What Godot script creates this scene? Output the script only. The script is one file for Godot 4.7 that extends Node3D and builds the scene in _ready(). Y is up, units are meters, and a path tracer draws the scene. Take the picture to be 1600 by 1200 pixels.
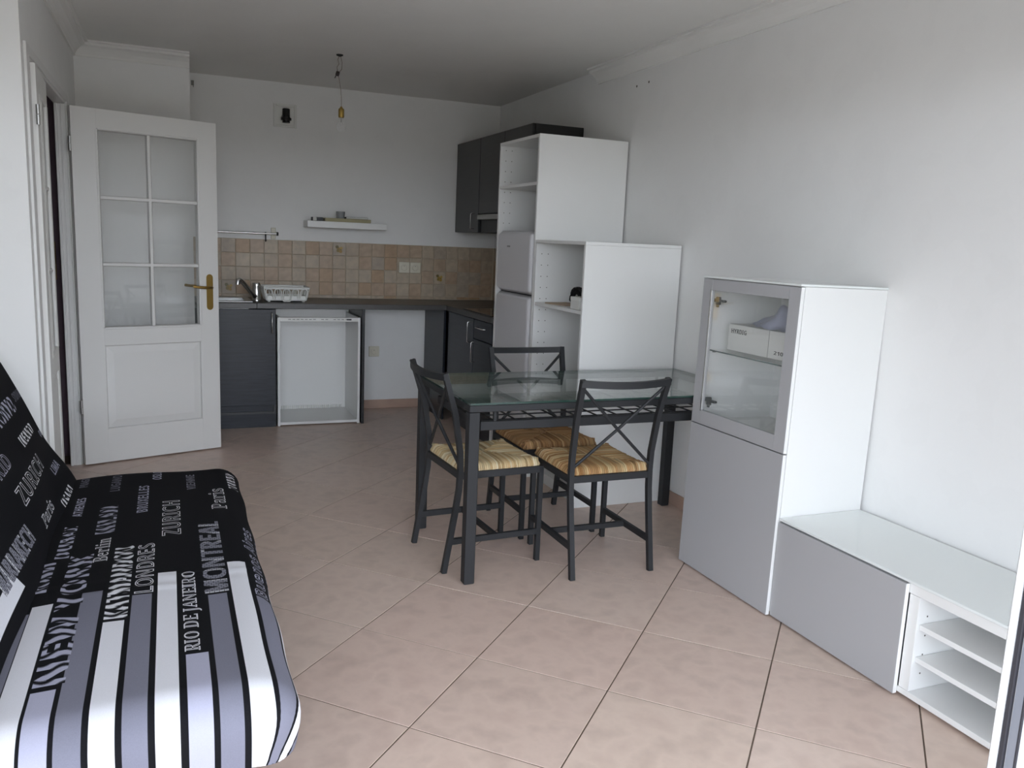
extends Node3D
# A rented flat's living room seen from its balcony door, with an open kitchen at the far end.
# The right-hand wall is the plane x = XR, the far kitchen wall z = ZB, the balcony front is near z = -1.

const XR := 2.53
const ZB := -6.56
const HC := 2.47
const XL := -0.5        # wall with the double door
const XA := -1.0        # left wall of the sofa corner
const ZA := -3.8        # wall at the far end of the sofa
const ZF := -0.98       # room side of the balcony front

var M := {}
var used := {}
var rng := RandomNumberGenerator.new()

func _ready() -> void:
	rng.seed = 20
	# camera: found from the photograph's own straight lines
	var cam := Camera3D.new()
	cam.name = "camera"
	cam.fov = 49.68
	cam.near = 0.05
	cam.far = 60.0
	cam.position = Vector3(0, 1.3856, 0)
	var yaw := 0.3952
	var pitch := 0.169
	var roll := 0.0428
	cam.basis = Basis(Vector3.UP, -yaw) * Basis(Vector3.RIGHT, -pitch) * Basis(Vector3.BACK, roll)
	add_child(cam)
	cam.current = true
	# overcast daylight: one even sky, seen by the room only through the balcony opening
	var sky := ProceduralSkyMaterial.new()
	sky.sky_top_color = Color(0.86, 0.90, 0.97)
	sky.sky_horizon_color = Color(0.93, 0.96, 1.0)
	sky.ground_horizon_color = Color(0.52, 0.52, 0.50)
	sky.ground_bottom_color = Color(0.45, 0.445, 0.43)
	sky.sun_angle_max = 1.0
	var env := Environment.new()
	env.background_mode = Environment.BG_SKY
	env.sky = Sky.new()
	env.sky.sky_material = sky
	env.background_energy_multiplier = 1.0
	env.tonemap_mode = Environment.TONE_MAPPER_LINEAR
	env.tonemap_exposure = 8.3
	env.sdfgi_enabled = true
	env.ssao_enabled = true
	env.ssil_enabled = true
	var we := WorldEnvironment.new()
	we.name = "daylight"
	we.environment = env
	add_child(we)

	make_materials()
	build_shell()
	build_floor_tiles()
	build_trim()
	build_doors()
	build_balcony_front()
	build_kitchen_base()
	build_kitchen_wall_things()
	build_fridge_corner()
	build_display_cabinet()
	build_tv_bench()
	build_table()
	build_chairs()
	build_sofa()
	build_small_things()

# ---------------------------------------------------------------- mesh builder
class MB:
	var v := PackedVector3Array()
	var n := PackedVector3Array()
	var uv := PackedVector2Array()
	var c := PackedColorArray()
	var col := Color.WHITE
	var xf := Transform3D()

	func tri(a: Vector3, b: Vector3, d: Vector3, na: Vector3, nb: Vector3, nd: Vector3, ua := Vector2.ZERO, ub := Vector2.ZERO, ud := Vector2.ZERO) -> void:
		var g := (b - a).cross(d - a)
		if (g.dot(na + nb + nd) > 0.0) == (xf.basis.determinant() > 0.0):
			var t := b; b = d; d = t
			t = nb; nb = nd; nd = t
			var s := ub; ub = ud; ud = s
		for p in [a, b, d]:
			v.append(xf * p)
			c.append(col)
		for q in [na, nb, nd]:
			n.append((xf.basis * q).normalized())
		uv.append(ua); uv.append(ub); uv.append(ud)

	func quad(a: Vector3, b: Vector3, d: Vector3, e: Vector3, nn: Vector3) -> void:
		tri(a, b, d, nn, nn, nn)
		tri(a, d, e, nn, nn, nn)

	func box(lo: Vector3, hi: Vector3, r := 0.002) -> void:
		var m := (lo + hi) / 2.0
		var h := (hi - lo).abs() / 2.0
		r = minf(r, minf(h.x, minf(h.y, h.z)) * 0.9)
		var A := [Vector3.RIGHT, Vector3.UP, Vector3.BACK]
		var P := func(s: Vector3, k: int) -> Vector3:
			var i := h - Vector3.ONE * r
			i[k] = h[k]
			return m + s * i
		for k in 3:
			var k1 := (k + 1) % 3
			var k2 := (k + 2) % 3
			for s in [-1.0, 1.0]:
				var nn: Vector3 = A[k] * s
				var q := []
				for ab in [[-1.0, -1.0], [1.0, -1.0], [1.0, 1.0], [-1.0, 1.0]]:
					var sg := Vector3.ZERO
					sg[k] = s; sg[k1] = ab[0]; sg[k2] = ab[1]
					q.append(P.call(sg, k))
				quad(q[0], q[1], q[2], q[3], nn)
		if r <= 0.0:
			return
		for k in 3:
			var k1 := (k + 1) % 3
			var k2 := (k + 2) % 3
			for s1 in [-1.0, 1.0]:
				for s2 in [-1.0, 1.0]:
					var sa := Vector3.ZERO
					sa[k] = -1.0; sa[k1] = s1; sa[k2] = s2
					var sb := sa
					sb[k] = 1.0
					var n1: Vector3 = A[k1] * s1
					var n2: Vector3 = A[k2] * s2
					var a: Vector3 = P.call(sa, k1)
					var b: Vector3 = P.call(sb, k1)
					var d: Vector3 = P.call(sb, k2)
					var e: Vector3 = P.call(sa, k2)
					tri(a, b, d, n1, n1, n2)
					tri(a, d, e, n1, n2, n2)
		for sx in [-1.0, 1.0]:
			for sy in [-1.0, 1.0]:
				for sz in [-1.0, 1.0]:
					var s := Vector3(sx, sy, sz)
					tri(P.call(s, 0), P.call(s, 1), P.call(s, 2), Vector3(sx, 0, 0), Vector3(0, sy, 0), Vector3(0, 0, sz))

	# rectangular bar from a to b; w across "side", h across the other way
	func bar(a: Vector3, b: Vector3, w: float, h: float, up := Vector3.UP, r := 0.0015) -> void:
		var z := (b - a).normalized()
		var x := up.cross(z)
		if x.length() < 0.01:
			x = Vector3.RIGHT.cross(z)
		x = x.normalized()
		var y := z.cross(x)
		var keep := xf
		xf = xf * Transform3D(Basis(x, y, z), a)
		box(Vector3(-w / 2, -h / 2, 0), Vector3(w / 2, h / 2, a.distance_to(b)), r)
		xf = keep

	func sweep(path: Array, prof: Array, smooth := true, caps := true, closed := true, up := Vector3.UP) -> void:
		var rings := []
		var nr := []
		var m := prof.size()
		var last := Vector3.ZERO
		for i in path.size():
			var p: Vector3 = path[i]
			var t: Vector3
			if i == 0: t = path[1] - p
			elif i == path.size() - 1: t = p - path[i - 1]
			else: t = (path[i + 1] - p).normalized() + (p - path[i - 1]).normalized()
			t = t.normalized()
			var x: Vector3
			if i == 0:
				x = up.cross(t)
				if x.length() < 0.05: x = Vector3.RIGHT.cross(t)
			else:
				x = last - t * last.dot(t)
			x = x.normalized()
			last = x
			var y := t.cross(x)
			var ring := []
			var rn := []
			for k in m:
				var q: Vector2 = prof[k]
				ring.append(p + x * q.x + y * q.y)
				var q0: Vector2 = prof[(k + m - 1) % m]
				var q1: Vector2 = prof[(k + 1) % m]
				var e := q1 - q0
				rn.append((x * e.y - y * e.x).normalized())
			rings.append([ring, x, y, t])
			nr.append(rn)
		for i in path.size() - 1:
			for k in (m if closed else m - 1):
				var k2 := (k + 1) % m
				var a: Vector3 = rings[i][0][k]
				var b: Vector3 = rings[i][0][k2]
				var d: Vector3 = rings[i + 1][0][k2]
				var e: Vector3 = rings[i + 1][0][k]
				if smooth:
					tri(a, b, d, nr[i][k], nr[i][k2], nr[i + 1][k2])
					tri(a, d, e, nr[i][k], nr[i + 1][k2], nr[i + 1][k])
				else:
					var ed: Vector2 = prof[k2] - prof[k]
					var nn: Vector3 = (rings[i][1] * ed.y - rings[i][2] * ed.x).normalized()
					var n2: Vector3 = (rings[i + 1][1] * ed.y - rings[i + 1][2] * ed.x).normalized()
					tri(a, b, d, nn, nn, n2)
					tri(a, d, e, nn, n2, n2)
		if caps:
			for end in [0, path.size() - 1]:
				var nn: Vector3 = rings[end][3] * (-1.0 if end == 0 else 1.0)
				var ring: Array = rings[end][0]
				var mid := Vector3.ZERO
				for q in ring: mid += q
				mid /= m
				for k in m:
					tri(mid, ring[k], ring[(k + 1) % m], nn, nn, nn)

	func tube(path: Array, r: float, seg := 10, caps := true) -> void:
		var prof := []
		for k in seg:
			prof.append(Vector2.from_angle(TAU * k / seg) * r)
		sweep(path, prof, true, caps)

	# turn a profile of (radius, height) about the y axis
	func lathe(prof: Array, seg := 24, flat := false) -> void:
		for i in prof.size() - 1:
			var p: Vector2 = prof[i]
			var q: Vector2 = prof[i + 1]
			if p.is_equal_approx(q): continue
			var e := q - p
			var ne := Vector2(e.y, -e.x).normalized()
			var np := ne
			var nq := ne
			if not flat:
				if i > 0:
					var e0: Vector2 = p - prof[i - 1]
					var n0 := Vector2(e0.y, -e0.x).normalized()
					if n0.dot(ne) > 0.6: np = (n0 + ne).normalized()
				if i < prof.size() - 2:
					var e1: Vector2 = prof[i + 2] - q
					var n1 := Vector2(e1.y, -e1.x).normalized()
					if n1.dot(ne) > 0.6: nq = (n1 + ne).normalized()
			for k in seg:
				var a := TAU * k / seg
				var b := TAU * (k + 1) / seg
				var f := func(w: Vector2, t: float) -> Vector3: return Vector3(w.x * cos(t), w.y, w.x * sin(t))
				if p.x > 1e-6:
					tri(f.call(p, a), f.call(p, b), f.call(q, b), f.call(np, a), f.call(np, b), f.call(nq, b))
				if q.x > 1e-6:
					tri(f.call(p, a), f.call(q, b), f.call(q, a), f.call(np, a), f.call(nq, b), f.call(nq, a))

	# a convex outline in the x-y plane, from z = z0 to z1, edges chamfered by r
	func slab(poly: PackedVector2Array, z0: float, z1: float, r := 0.0015) -> void:
		var mid := Vector2.ZERO
		for p in poly: mid += p
		mid /= poly.size()
		var inn := []
		for p in poly: inn.append(p + (mid - p).normalized() * r)
		var m := poly.size()
		for s in [0, 1]:
			var z: float = z1 if s else z0
			var zi: float = z - r if s else z + r
			var nn := Vector3(0, 0, 1.0 if s else -1.0)
			for k in m:
				var k2 := (k + 1) % m
				tri(Vector3(mid.x, mid.y, z), Vector3(inn[k].x, inn[k].y, z), Vector3(inn[k2].x, inn[k2].y, z), nn, nn, nn)
				var o := (poly[k2] - poly[k]).orthogonal()
				if o.dot(poly[k] - mid) < 0.0: o = -o
				var on := Vector3(o.x, o.y, 0).normalized()
				var a := Vector3(inn[k].x, inn[k].y, z)
				var b := Vector3(inn[k2].x, inn[k2].y, z)
				var d := Vector3(poly[k2].x, poly[k2].y, zi)
				var e := Vector3(poly[k].x, poly[k].y, zi)
				tri(a, b, d, nn, nn, on)
				tri(a, d, e, nn, on, on)
		for k in m:
			var k2 := (k + 1) % m
			var o := (poly[k2] - poly[k]).orthogonal()
			if o.dot(poly[k] - mid) < 0.0: o = -o
			var on := Vector3(o.x, o.y, 0).normalized()
			quad(Vector3(poly[k].x, poly[k].y, z0 + r), Vector3(poly[k2].x, poly[k2].y, z0 + r), Vector3(poly[k2].x, poly[k2].y, z1 - r), Vector3(poly[k].x, poly[k].y, z1 - r), on)

	# a grid of points with smooth normals; rows[i][j] positions, uvs[i][j]
	func grid(rows: Array, uvs: Array, outward: Vector3) -> void:
		var a := rows.size()
		var b: int = rows[0].size()
		var nn := []
		for i in a:
			var line := []
			for j in b:
				var du: Vector3 = rows[mini(i + 1, a - 1)][j] - rows[maxi(i - 1, 0)][j]
				var dv: Vector3 = rows[i][mini(j + 1, b - 1)] - rows[i][maxi(j - 1, 0)]
				line.append(du.cross(dv).normalized())
			nn.append(line)
		var centre: Vector3 = nn[a / 2][b / 2]
		var f := 1.0 if centre.dot(outward) > 0.0 else -1.0
		for i in a - 1:
			for j in b - 1:
				var p: Vector3 = rows[i][j]
				var q: Vector3 = rows[i + 1][j]
				var r: Vector3 = rows[i + 1][j + 1]
				var s: Vector3 = rows[i][j + 1]
				if (q - p).cross(r - p).length() > 1e-9:
					tri(p, q, r, nn[i][j] * f, nn[i + 1][j] * f, nn[i + 1][j + 1] * f, uvs[i][j], uvs[i + 1][j], uvs[i + 1][j + 1])
				if (r - p).cross(s - p).length() > 1e-9:
					tri(p, r, s, nn[i][j] * f, nn[i + 1][j + 1] * f, nn[i][j + 1] * f, uvs[i][j], uvs[i + 1][j + 1], uvs[i][j + 1])

	func mesh(colors := false) -> ArrayMesh:
		var arr := []
		arr.resize(Mesh.ARRAY_MAX)
		arr[Mesh.ARRAY_VERTEX] = v
		arr[Mesh.ARRAY_NORMAL] = n
		arr[Mesh.ARRAY_TEX_UV] = uv
		if colors:
			arr[Mesh.ARRAY_COLOR] = c
		var m := ArrayMesh.new()
		m.add_surface_from_arrays(Mesh.PRIMITIVE_TRIANGLES, arr)
		return m

# ---------------------------------------------------------------- naming and placing
func numbered(called: String) -> String:
	if not used.has(called):
		used[called] = 0
		return called
	used[called] += 1
	return "%s_%03d" % [called, used[called]]

func tag(o: Node, label := "", category := "", group := "") -> Node:
	if label: o.set_meta("label", label)
	if category: o.set_meta("category", category)
	if group: o.set_meta("group", group)
	return o

func thing(called: String, label: String, category: String, at := Vector3.ZERO, turn := 0.0, group := "") -> Node3D:
	var o := Node3D.new()
	o.name = numbered(called)
	add_child(o)
	o.position = at
	o.rotation.y = turn
	tag(o, label, category, group)
	return o

func put(called: String, b: MB, m: Material, parent: Node = self, colors := false) -> MeshInstance3D:
	var o := MeshInstance3D.new()
	o.name = numbered(called) if parent == self else called
	o.mesh = b.mesh(colors)
	o.material_override = m
	parent.add_child(o, true)
	return o

func struct(called: String, b: MB, m: Material, label := "") -> MeshInstance3D:
	var o := put(called, b, m)
	o.set_meta("kind", "structure")
	if label: o.set_meta("label", label)
	return o

func boxes(list: Array, r := 0.002) -> MB:
	var b := MB.new()
	for e in list:
		b.box(e[0], e[1], r)
	return b

func V(x: float, y: float, z: float) -> Vector3:
	return Vector3(x, y, z)

# ---------------------------------------------------------------- materials
func noise_tex(freq: float, octaves: int, ramp: Array, seed_: int, size := 512, normal := false, kind := FastNoiseLite.TYPE_SIMPLEX_SMOOTH) -> NoiseTexture2D:
	var f := FastNoiseLite.new()
	f.noise_type = kind
	f.frequency = freq
	f.fractal_octaves = octaves
	f.seed = seed_
	var t := NoiseTexture2D.new()
	t.width = size
	t.height = size
	t.seamless = true
	t.noise = f
	t.as_normal_map = normal
	if ramp.size():
		var g := Gradient.new()
		var off := PackedFloat32Array()
		var cols := PackedColorArray()
		for i in ramp.size():
			off.append(float(i) / (ramp.size() - 1))
			cols.append(ramp[i])
		g.offsets = off
		g.colors = cols
		t.color_ramp = g
	return t

func mat(color: Color, rough: float, metal := 0.0, opts := {}) -> StandardMaterial3D:
	var m := StandardMaterial3D.new()
	m.albedo_color = color
	m.roughness = rough
	m.metallic = metal
	for k in opts:
		m.set(k, opts[k])
	return m

func tri_mat(color: Color, rough: float, tex: Texture2D, scale: float, opts := {}) -> StandardMaterial3D:
	var m := mat(color, rough, 0.0, opts)
	m.albedo_texture = tex
	m.uv1_triplanar = true
	m.uv1_world_triplanar = not opts.has("local")
	m.uv1_scale = Vector3.ONE * scale
	return m

func g(v: float) -> Color:
	return Color(v, v, v)

func make_materials() -> void:
	var fine := noise_tex(0.06, 3, [g(0.0), g(1.0)], 3)
	var paint := noise_tex(0.008, 4, [g(0.985), g(1.0), g(0.99)], 11)
	M.wall = tri_mat(Color(0.94, 0.938, 0.93), 0.75, paint, 0.45, {"heightmap_enabled": true, "heightmap_texture": fine, "heightmap_scale": 0.03})
	M.ceiling = tri_mat(Color(0.94, 0.935, 0.92), 0.9, paint, 0.3, {"heightmap_enabled": true, "heightmap_texture": fine, "heightmap_scale": 0.03})
	M.white_wood = mat(Color(0.90, 0.895, 0.88), 0.38)
	M.casing = mat(Color(0.89, 0.885, 0.875), 0.4)
	M.melamine = mat(Color(0.925, 0.925, 0.915), 0.35)
	M.melamine_edge = mat(Color(0.92, 0.915, 0.90), 0.4)
	M.grey_front = mat(Color(0.69, 0.69, 0.695), 0.42)
	M.back_glass = mat(Color(0.915, 0.93, 0.92), 0.05)
	M.hole = mat(Color(0.42, 0.41, 0.38), 0.8)
	M.steel = mat(Color(0.80, 0.80, 0.79), 0.22, 1.0)
	M.brushed = mat(Color(0.72, 0.72, 0.71), 0.36, 1.0)
	M.brass = mat(Color(0.66, 0.54, 0.30), 0.3, 1.0)
	M.dark_metal = mat(Color(0.165, 0.168, 0.175), 0.5, 0.0, {"metallic_specular": 0.4})
	M.black_plastic = mat(Color(0.045, 0.045, 0.05), 0.45)
	M.white_plastic = mat(Color(0.90, 0.90, 0.88), 0.35)
	M.socket_plastic = mat(Color(0.86, 0.84, 0.77), 0.4)
	M.fridge = mat(Color(0.84, 0.835, 0.845), 0.28)
	M.rubber = mat(Color(0.20, 0.20, 0.20), 0.7)
	M.grout = mat(Color(0.43, 0.37, 0.32), 0.95)
	M.pale_grout = mat(Color(0.76, 0.71, 0.62), 0.95)
	M.pane = mat(Color(0.93, 0.97, 0.95, 0.04), 0.02, 0.0, {"transparency": BaseMaterial3D.TRANSPARENCY_ALPHA})
	M.table_glass = mat(Color(0.55, 0.68, 0.64, 0.13), 0.02, 0.0, {"transparency": BaseMaterial3D.TRANSPARENCY_ALPHA})
	M.shelf_glass = mat(Color(0.62, 0.75, 0.70, 0.10), 0.02, 0.0, {"transparency": BaseMaterial3D.TRANSPARENCY_ALPHA})
	M.glass_edge = mat(Color(0.14, 0.24, 0.21), 0.15)
	M.bulb_glass = mat(Color(0.95, 0.95, 0.95, 0.06), 0.02, 0.0, {"transparency": BaseMaterial3D.TRANSPARENCY_ALPHA})
	# kitchen fronts: dark blue-grey with a fine horizontal grain
	var grain := Image.create(256, 256, false, Image.FORMAT_RGB8)
	var r := RandomNumberGenerator.new()
	r.seed = 5
	var fn := FastNoiseLite.new()
	fn.frequency = 0.02
	fn.seed = 8
	for y in 256:
		var base := r.randf_range(-0.03, 0.03)
		for x in 256:
			var k := 0.84 + base * 1.6 + 0.16 * fn.get_noise_2d(x * 0.5, y * 6.0)
			grain.set_pixel(x, y, Color(k, k, k))
	var gt := ImageTexture.create_from_image(grain)
	M.front = tri_mat(Color(0.165, 0.182, 0.220), 0.28, gt, 1.6, {"metallic_specular": 0.4})
	M.front_dark = tri_mat(Color(0.15, 0.152, 0.158), 0.32, gt, 1.6)
	var speck := noise_tex(0.25, 2, [g(0.72), g(1.0), g(0.85)], 21, 256)
	M.worktop = tri_mat(Color(0.285, 0.275, 0.265), 0.34, speck, 2.0)
	M.hob = mat(Color(0.03, 0.03, 0.032), 0.06)
	# floor tiles: five slightly different clouded beiges
	M.floor_tiles = []
	for k in 5:
		var t := noise_tex(0.010, 5, [Color(0.925, 0.905, 0.89), Color(1.0, 0.985, 0.97), Color(0.95, 0.925, 0.91)], 40 + k, 512)
		var shade: Color = [Color(0.885, 0.805, 0.755), Color(0.87, 0.79, 0.742), Color(0.893, 0.818, 0.77), Color(0.88, 0.795, 0.748), Color(0.885, 0.81, 0.758)][k]
		var m := tri_mat(shade, 0.36, t, 1.1)
		m.uv1_offset = Vector3(0.37 * k, 0.11 * k, 0.53 * k)
		M.floor_tiles.append(m)
	M.skirting = tri_mat(Color(0.76, 0.645, 0.575), 0.4, noise_tex(0.01, 4, [g(0.90), g(1.0)], 47, 256), 1.5)
	M.wall_tiles = []
	var shades := [Color(0.735, 0.665, 0.575), Color(0.755, 0.69, 0.60), Color(0.745, 0.645, 0.54), Color(0.725, 0.665, 0.59), Color(0.765, 0.70, 0.61), Color(0.735, 0.62, 0.495), Color(0.75, 0.66, 0.56)]
	for k in shades.size():
		var t2 := noise_tex(0.02, 3, [g(0.88), g(1.0)], 60 + k, 128)
		M.wall_tiles.append(tri_mat(shades[k], 0.42, t2, 5.0))
	M.outside = mat(Color(0.76, 0.75, 0.73), 0.8)
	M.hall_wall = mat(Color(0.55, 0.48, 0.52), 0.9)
	M.pvc = mat(Color(0.93, 0.93, 0.93), 0.3)
	M.alu = mat(Color(0.66, 0.69, 0.74), 0.4, 0.7)
	M.gasket = mat(Color(0.19, 0.18, 0.20), 0.7)
	M.card = mat(Color(0.86, 0.86, 0.84), 0.7)
	M.ink = mat(Color(0.16, 0.16, 0.17), 0.8)
	M.straw = mat(Color(1, 1, 1), 0.72, 0.0, {"vertex_color_use_as_albedo": true, "vertex_color_is_srgb": true})
# ---------------------------------------------------------------- the room
func wall(called: String, list: Array) -> MeshInstance3D:
	return struct(called, boxes(list, 0.0), M.wall)

func build_shell() -> void:
	wall("wall_right", [[V(XR, -0.05, ZB - 0.15), V(XR + 0.15, HC, -0.78)]])
	wall("wall_back", [[V(-0.6, -0.05, ZB - 0.15), V(XR, HC, ZB)]])
	# boxed-in duct in the far left corner of the kitchen
	wall("wall_duct", [[V(XL, -0.05, ZB), V(0.155, HC, -5.9)]])
	# wall with the double door: far pier, lintel, near stub
	wall("wall_passage", [
		[V(XL - 0.05, -0.05, ZB), V(XL, HC, -5.285)],
		[V(XL - 0.05, 2.045, -5.285), V(XL, HC, -3.885)]])
	wall("wall_return", [[V(XA - 0.1, -0.05, ZA - 0.085), V(XL, HC, ZA)]])
	wall("wall_left", [[V(XA - 0.15, -0.05, ZA), V(XA, HC, -0.78)]])
	# balcony front: lintel and side piers
	wall("wall_front", [
		[V(XA, 2.17, ZF - 0.02), V(XR, HC, -0.78)],
		[V(XA, -0.05, ZF - 0.02), V(-0.72, 2.17, -0.78)],
		[V(2.36, -0.05, ZF - 0.02), V(XR, 2.17, -0.78)]])
	# the dim hall behind the double door
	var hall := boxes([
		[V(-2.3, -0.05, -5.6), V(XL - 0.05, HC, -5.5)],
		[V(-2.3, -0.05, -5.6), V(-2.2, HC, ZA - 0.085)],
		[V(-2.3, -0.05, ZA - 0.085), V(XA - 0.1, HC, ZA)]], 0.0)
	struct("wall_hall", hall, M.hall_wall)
	struct("ceiling", boxes([[V(-2.3, HC, ZB - 0.15), V(XR + 0.15, HC + 0.2, -0.78)]], 0.0), M.ceiling)

func build_floor_tiles() -> void:
	var fl := struct("floor", boxes([[V(-2.3, -0.15, ZB - 0.15), V(XR + 0.15, 0.0018, -0.78)]], 0.0), M.grout)
	var room := PackedVector2Array([Vector2(XA, -0.85), Vector2(XR, -0.85), Vector2(XR, ZB), Vector2(0.155, ZB), Vector2(0.155, -5.9), Vector2(XL, -5.9), Vector2(XL, -5.28), Vector2(XL - 0.6, -5.28), Vector2(XL - 0.6, -3.9), Vector2(XL, -3.9), Vector2(XL, ZA), Vector2(XA, ZA)])
	var th := 0.7894
	var s := 0.4552
	var u := Vector2(cos(th), sin(th)) * s
	var w := Vector2(-sin(th), cos(th)) * s
	var o := Vector2(0.6126, -4.0377)
	var k := 0
	for i in range(-12, 16):
		for j in range(-12, 16):
			var c := o + u * i + w * j
			var sq := PackedVector2Array([c, c + u, c + u + w, c + w])
			for poly in Geometry2D.intersect_polygons(sq, room):
				var small := Geometry2D.offset_polygon(poly, -0.0022)
				if small.is_empty() or small[0].size() < 3:
					continue
				var mid := Vector2.ZERO
				for p in small[0]: mid += p
				mid /= small[0].size()
				var outline := PackedVector2Array()
				for p in small[0]: outline.append(p - mid)
				var b := MB.new()
				# slab() works in x-y; lay it down so that its front looks up
				b.xf = Transform3D(Basis(Vector3(1, 0, 0), Vector3(0, 0, 1), Vector3(0, -1, 0)), Vector3.ZERO)
				b.slab(outline, rng.randf_range(-0.0004, 0.0004), 0.0035, 0.0014)
				var t := put("tile", b, M.floor_tiles[rng.randi() % 5], fl)
				t.position = Vector3(mid.x, 0.004, mid.y)
				k += 1

func build_trim() -> void:
	# tiled skirting
	var sk := func(called: String, list: Array) -> void: struct(called, boxes(list, 0.002), M.skirting)
	sk.call("baseboard_right", [[V(XR - 0.009, 0.004, -3.775), V(XR, 0.075, ZF)]])
	sk.call("baseboard_back", [[V(1.324, 0.004, ZB), V(1.930, 0.075, ZB + 0.009)]])
	sk.call("baseboard_duct", [[V(XL, 0.004, -5.9), V(0.155, 0.075, -5.891)]])
	sk.call("baseboard_left", [[V(XA, 0.004, ZA), V(XA + 0.009, 0.075, ZF)]])
	sk.call("baseboard_return", [[V(XA + 0.01, 0.004, ZA), V(XL, 0.075, ZA + 0.009)]])
	# plaster coving: cove with two small steps, mitred where it turns a corner
	var prof := [Vector2(0.0, 0.0), Vector2(0.0, -0.085), Vector2(0.012, -0.085), Vector2(0.014, -0.072), Vector2(0.026, -0.052), Vector2(0.048, -0.034), Vector2(0.070, -0.026), Vector2(0.072, -0.012), Vector2(0.088, -0.010), Vector2(0.088, 0.0)]
	var cove := func(called: String, from: Vector3, to: Vector3, into: Vector3, m0: float, m1: float) -> void:
		var b := MB.new()
		var d := (to - from).normalized()
		var ends := [[], []]
		for q in prof:
			ends[0].append(from + into * q.x + Vector3.UP * q.y + d * q.x * m0)
			ends[1].append(to + into * q.x + Vector3.UP * q.y - d * q.x * m1)
		for k in prof.size():
			var k2 := (k + 1) % prof.size()
			var e: Vector2 = prof[k2] - prof[k]
			var nn := (into * -e.y + Vector3.UP * e.x)
			if nn.length() < 1e-6: continue
			nn = nn.normalized()
			var mid: Vector2 = (prof[k] + prof[k2]) / 2.0 - Vector2(0.03, -0.03)
			if nn.dot(into * mid.x + Vector3.UP * mid.y) < 0.0: nn = -nn
			b.quad(ends[0][k], ends[0][k2], ends[1][k2], ends[1][k], nn)
		for en in [0, 1]:
			for k in range(1, prof.size() - 1):
				var nn: Vector3 = d * (-1.0 if en == 0 else 1.0)
				b.tri(ends[en][0], ends[en][k], ends[en][k + 1], nn, nn, nn)
		struct(called, b, M.ceiling)
	cove.call("trim_1", V(XR, HC, -4.86), V(XR, HC, ZF), V(-1, 0, 0), 0.0, 0.0)
	cove.call("trim_2", V(XL, HC, -5.9), V(0.155, HC, -5.9), V(0, 0, 1), 1.0, 0.0)
	cove.call("trim_3", V(XL, HC, -5.9), V(XL, HC, ZA), V(1, 0, 0), 1.0, -1.0)
	cove.call("trim_4", V(XA, HC, ZA), V(XL, HC, ZA), V(0, 0, 1), 1.0, -1.0)
	cove.call("trim_5", V(XA, HC, ZA), V(XA, HC, ZF), V(1, 0, 0), 1.0, 0.0)
	# wall tiles over the worktop, on a bed of grout: rows of 10 cm from the top, a cut row below
	var rows := [[1.227, 1.327], [1.125, 1.225], [1.023, 1.123], [0.921, 1.021], [0.898, 0.919]]
	var back: Node = get_node("wall_back")
	put("grout_bed", boxes([[V(0.156, 0.896, ZB), V(XR, 1.329, ZB + 0.004)]], 0.0), M.pale_grout, back)
	var motif := motif_tile()
	for row in rows.size():
		var x := 0.158
		var k := 0
		while x < XR - 0.03:
			var x1 := minf(x + 0.1, XR - 0.001)
			var b := boxes([[V(-(x1 - x) / 2, 0, -0.003), V((x1 - x) / 2, rows[row][1] - rows[row][0], 0.0045)]], 0.0018)
			var t := put("tile", b, M.wall_tiles[rng.randi() % 7], back)
			t.position = V((x + x1) / 2, rows[row][0], ZB + 0.004)
			t.rotation = Vector3(rng.randf_range(-0.006, 0.006), rng.randf_range(-0.006, 0.006), rng.randf_range(-0.004, 0.004))
			if [row, k] in [[0, 10], [2, 18], [3, 2]]:
				# a painted sprig of fruit on this tile
				var bb := MB.new()
				var q := [V(-0.04, 0.01, 0), V(0.04, 0.01, 0), V(0.04, 0.09, 0), V(-0.04, 0.09, 0)]
				bb.tri(q[0], q[1], q[2], Vector3.BACK, Vector3.BACK, Vector3.BACK, Vector2(0, 1), Vector2(1, 1), Vector2(1, 0))
				bb.tri(q[0], q[2], q[3], Vector3.BACK, Vector3.BACK, Vector3.BACK, Vector2(0, 1), Vector2(1, 0), Vector2(0, 0))
				var p := put("painted_motif", bb, motif, t)
				p.position.z = 0.0049
			x += 0.1023
			k += 1
	var right: Node = get_node("wall_right")
	put("grout_bed", boxes([[V(XR - 0.004, 0.896, ZB + 0.005), V(XR, 1.329, -5.05)]], 0.0), M.pale_grout, right)
	for row in rows.size():
		for k in 14:
			var z := ZB + 0.012 + 0.1023 * k
			var b := boxes([[V(-0.0045, 0, -0.05), V(0.003, rows[row][1] - rows[row][0], 0.05)]], 0.0018)
			var t := put("tile", b, M.wall_tiles[rng.randi() % 7], right)
			t.position = V(XR - 0.004, rows[row][0], z + 0.05)

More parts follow.
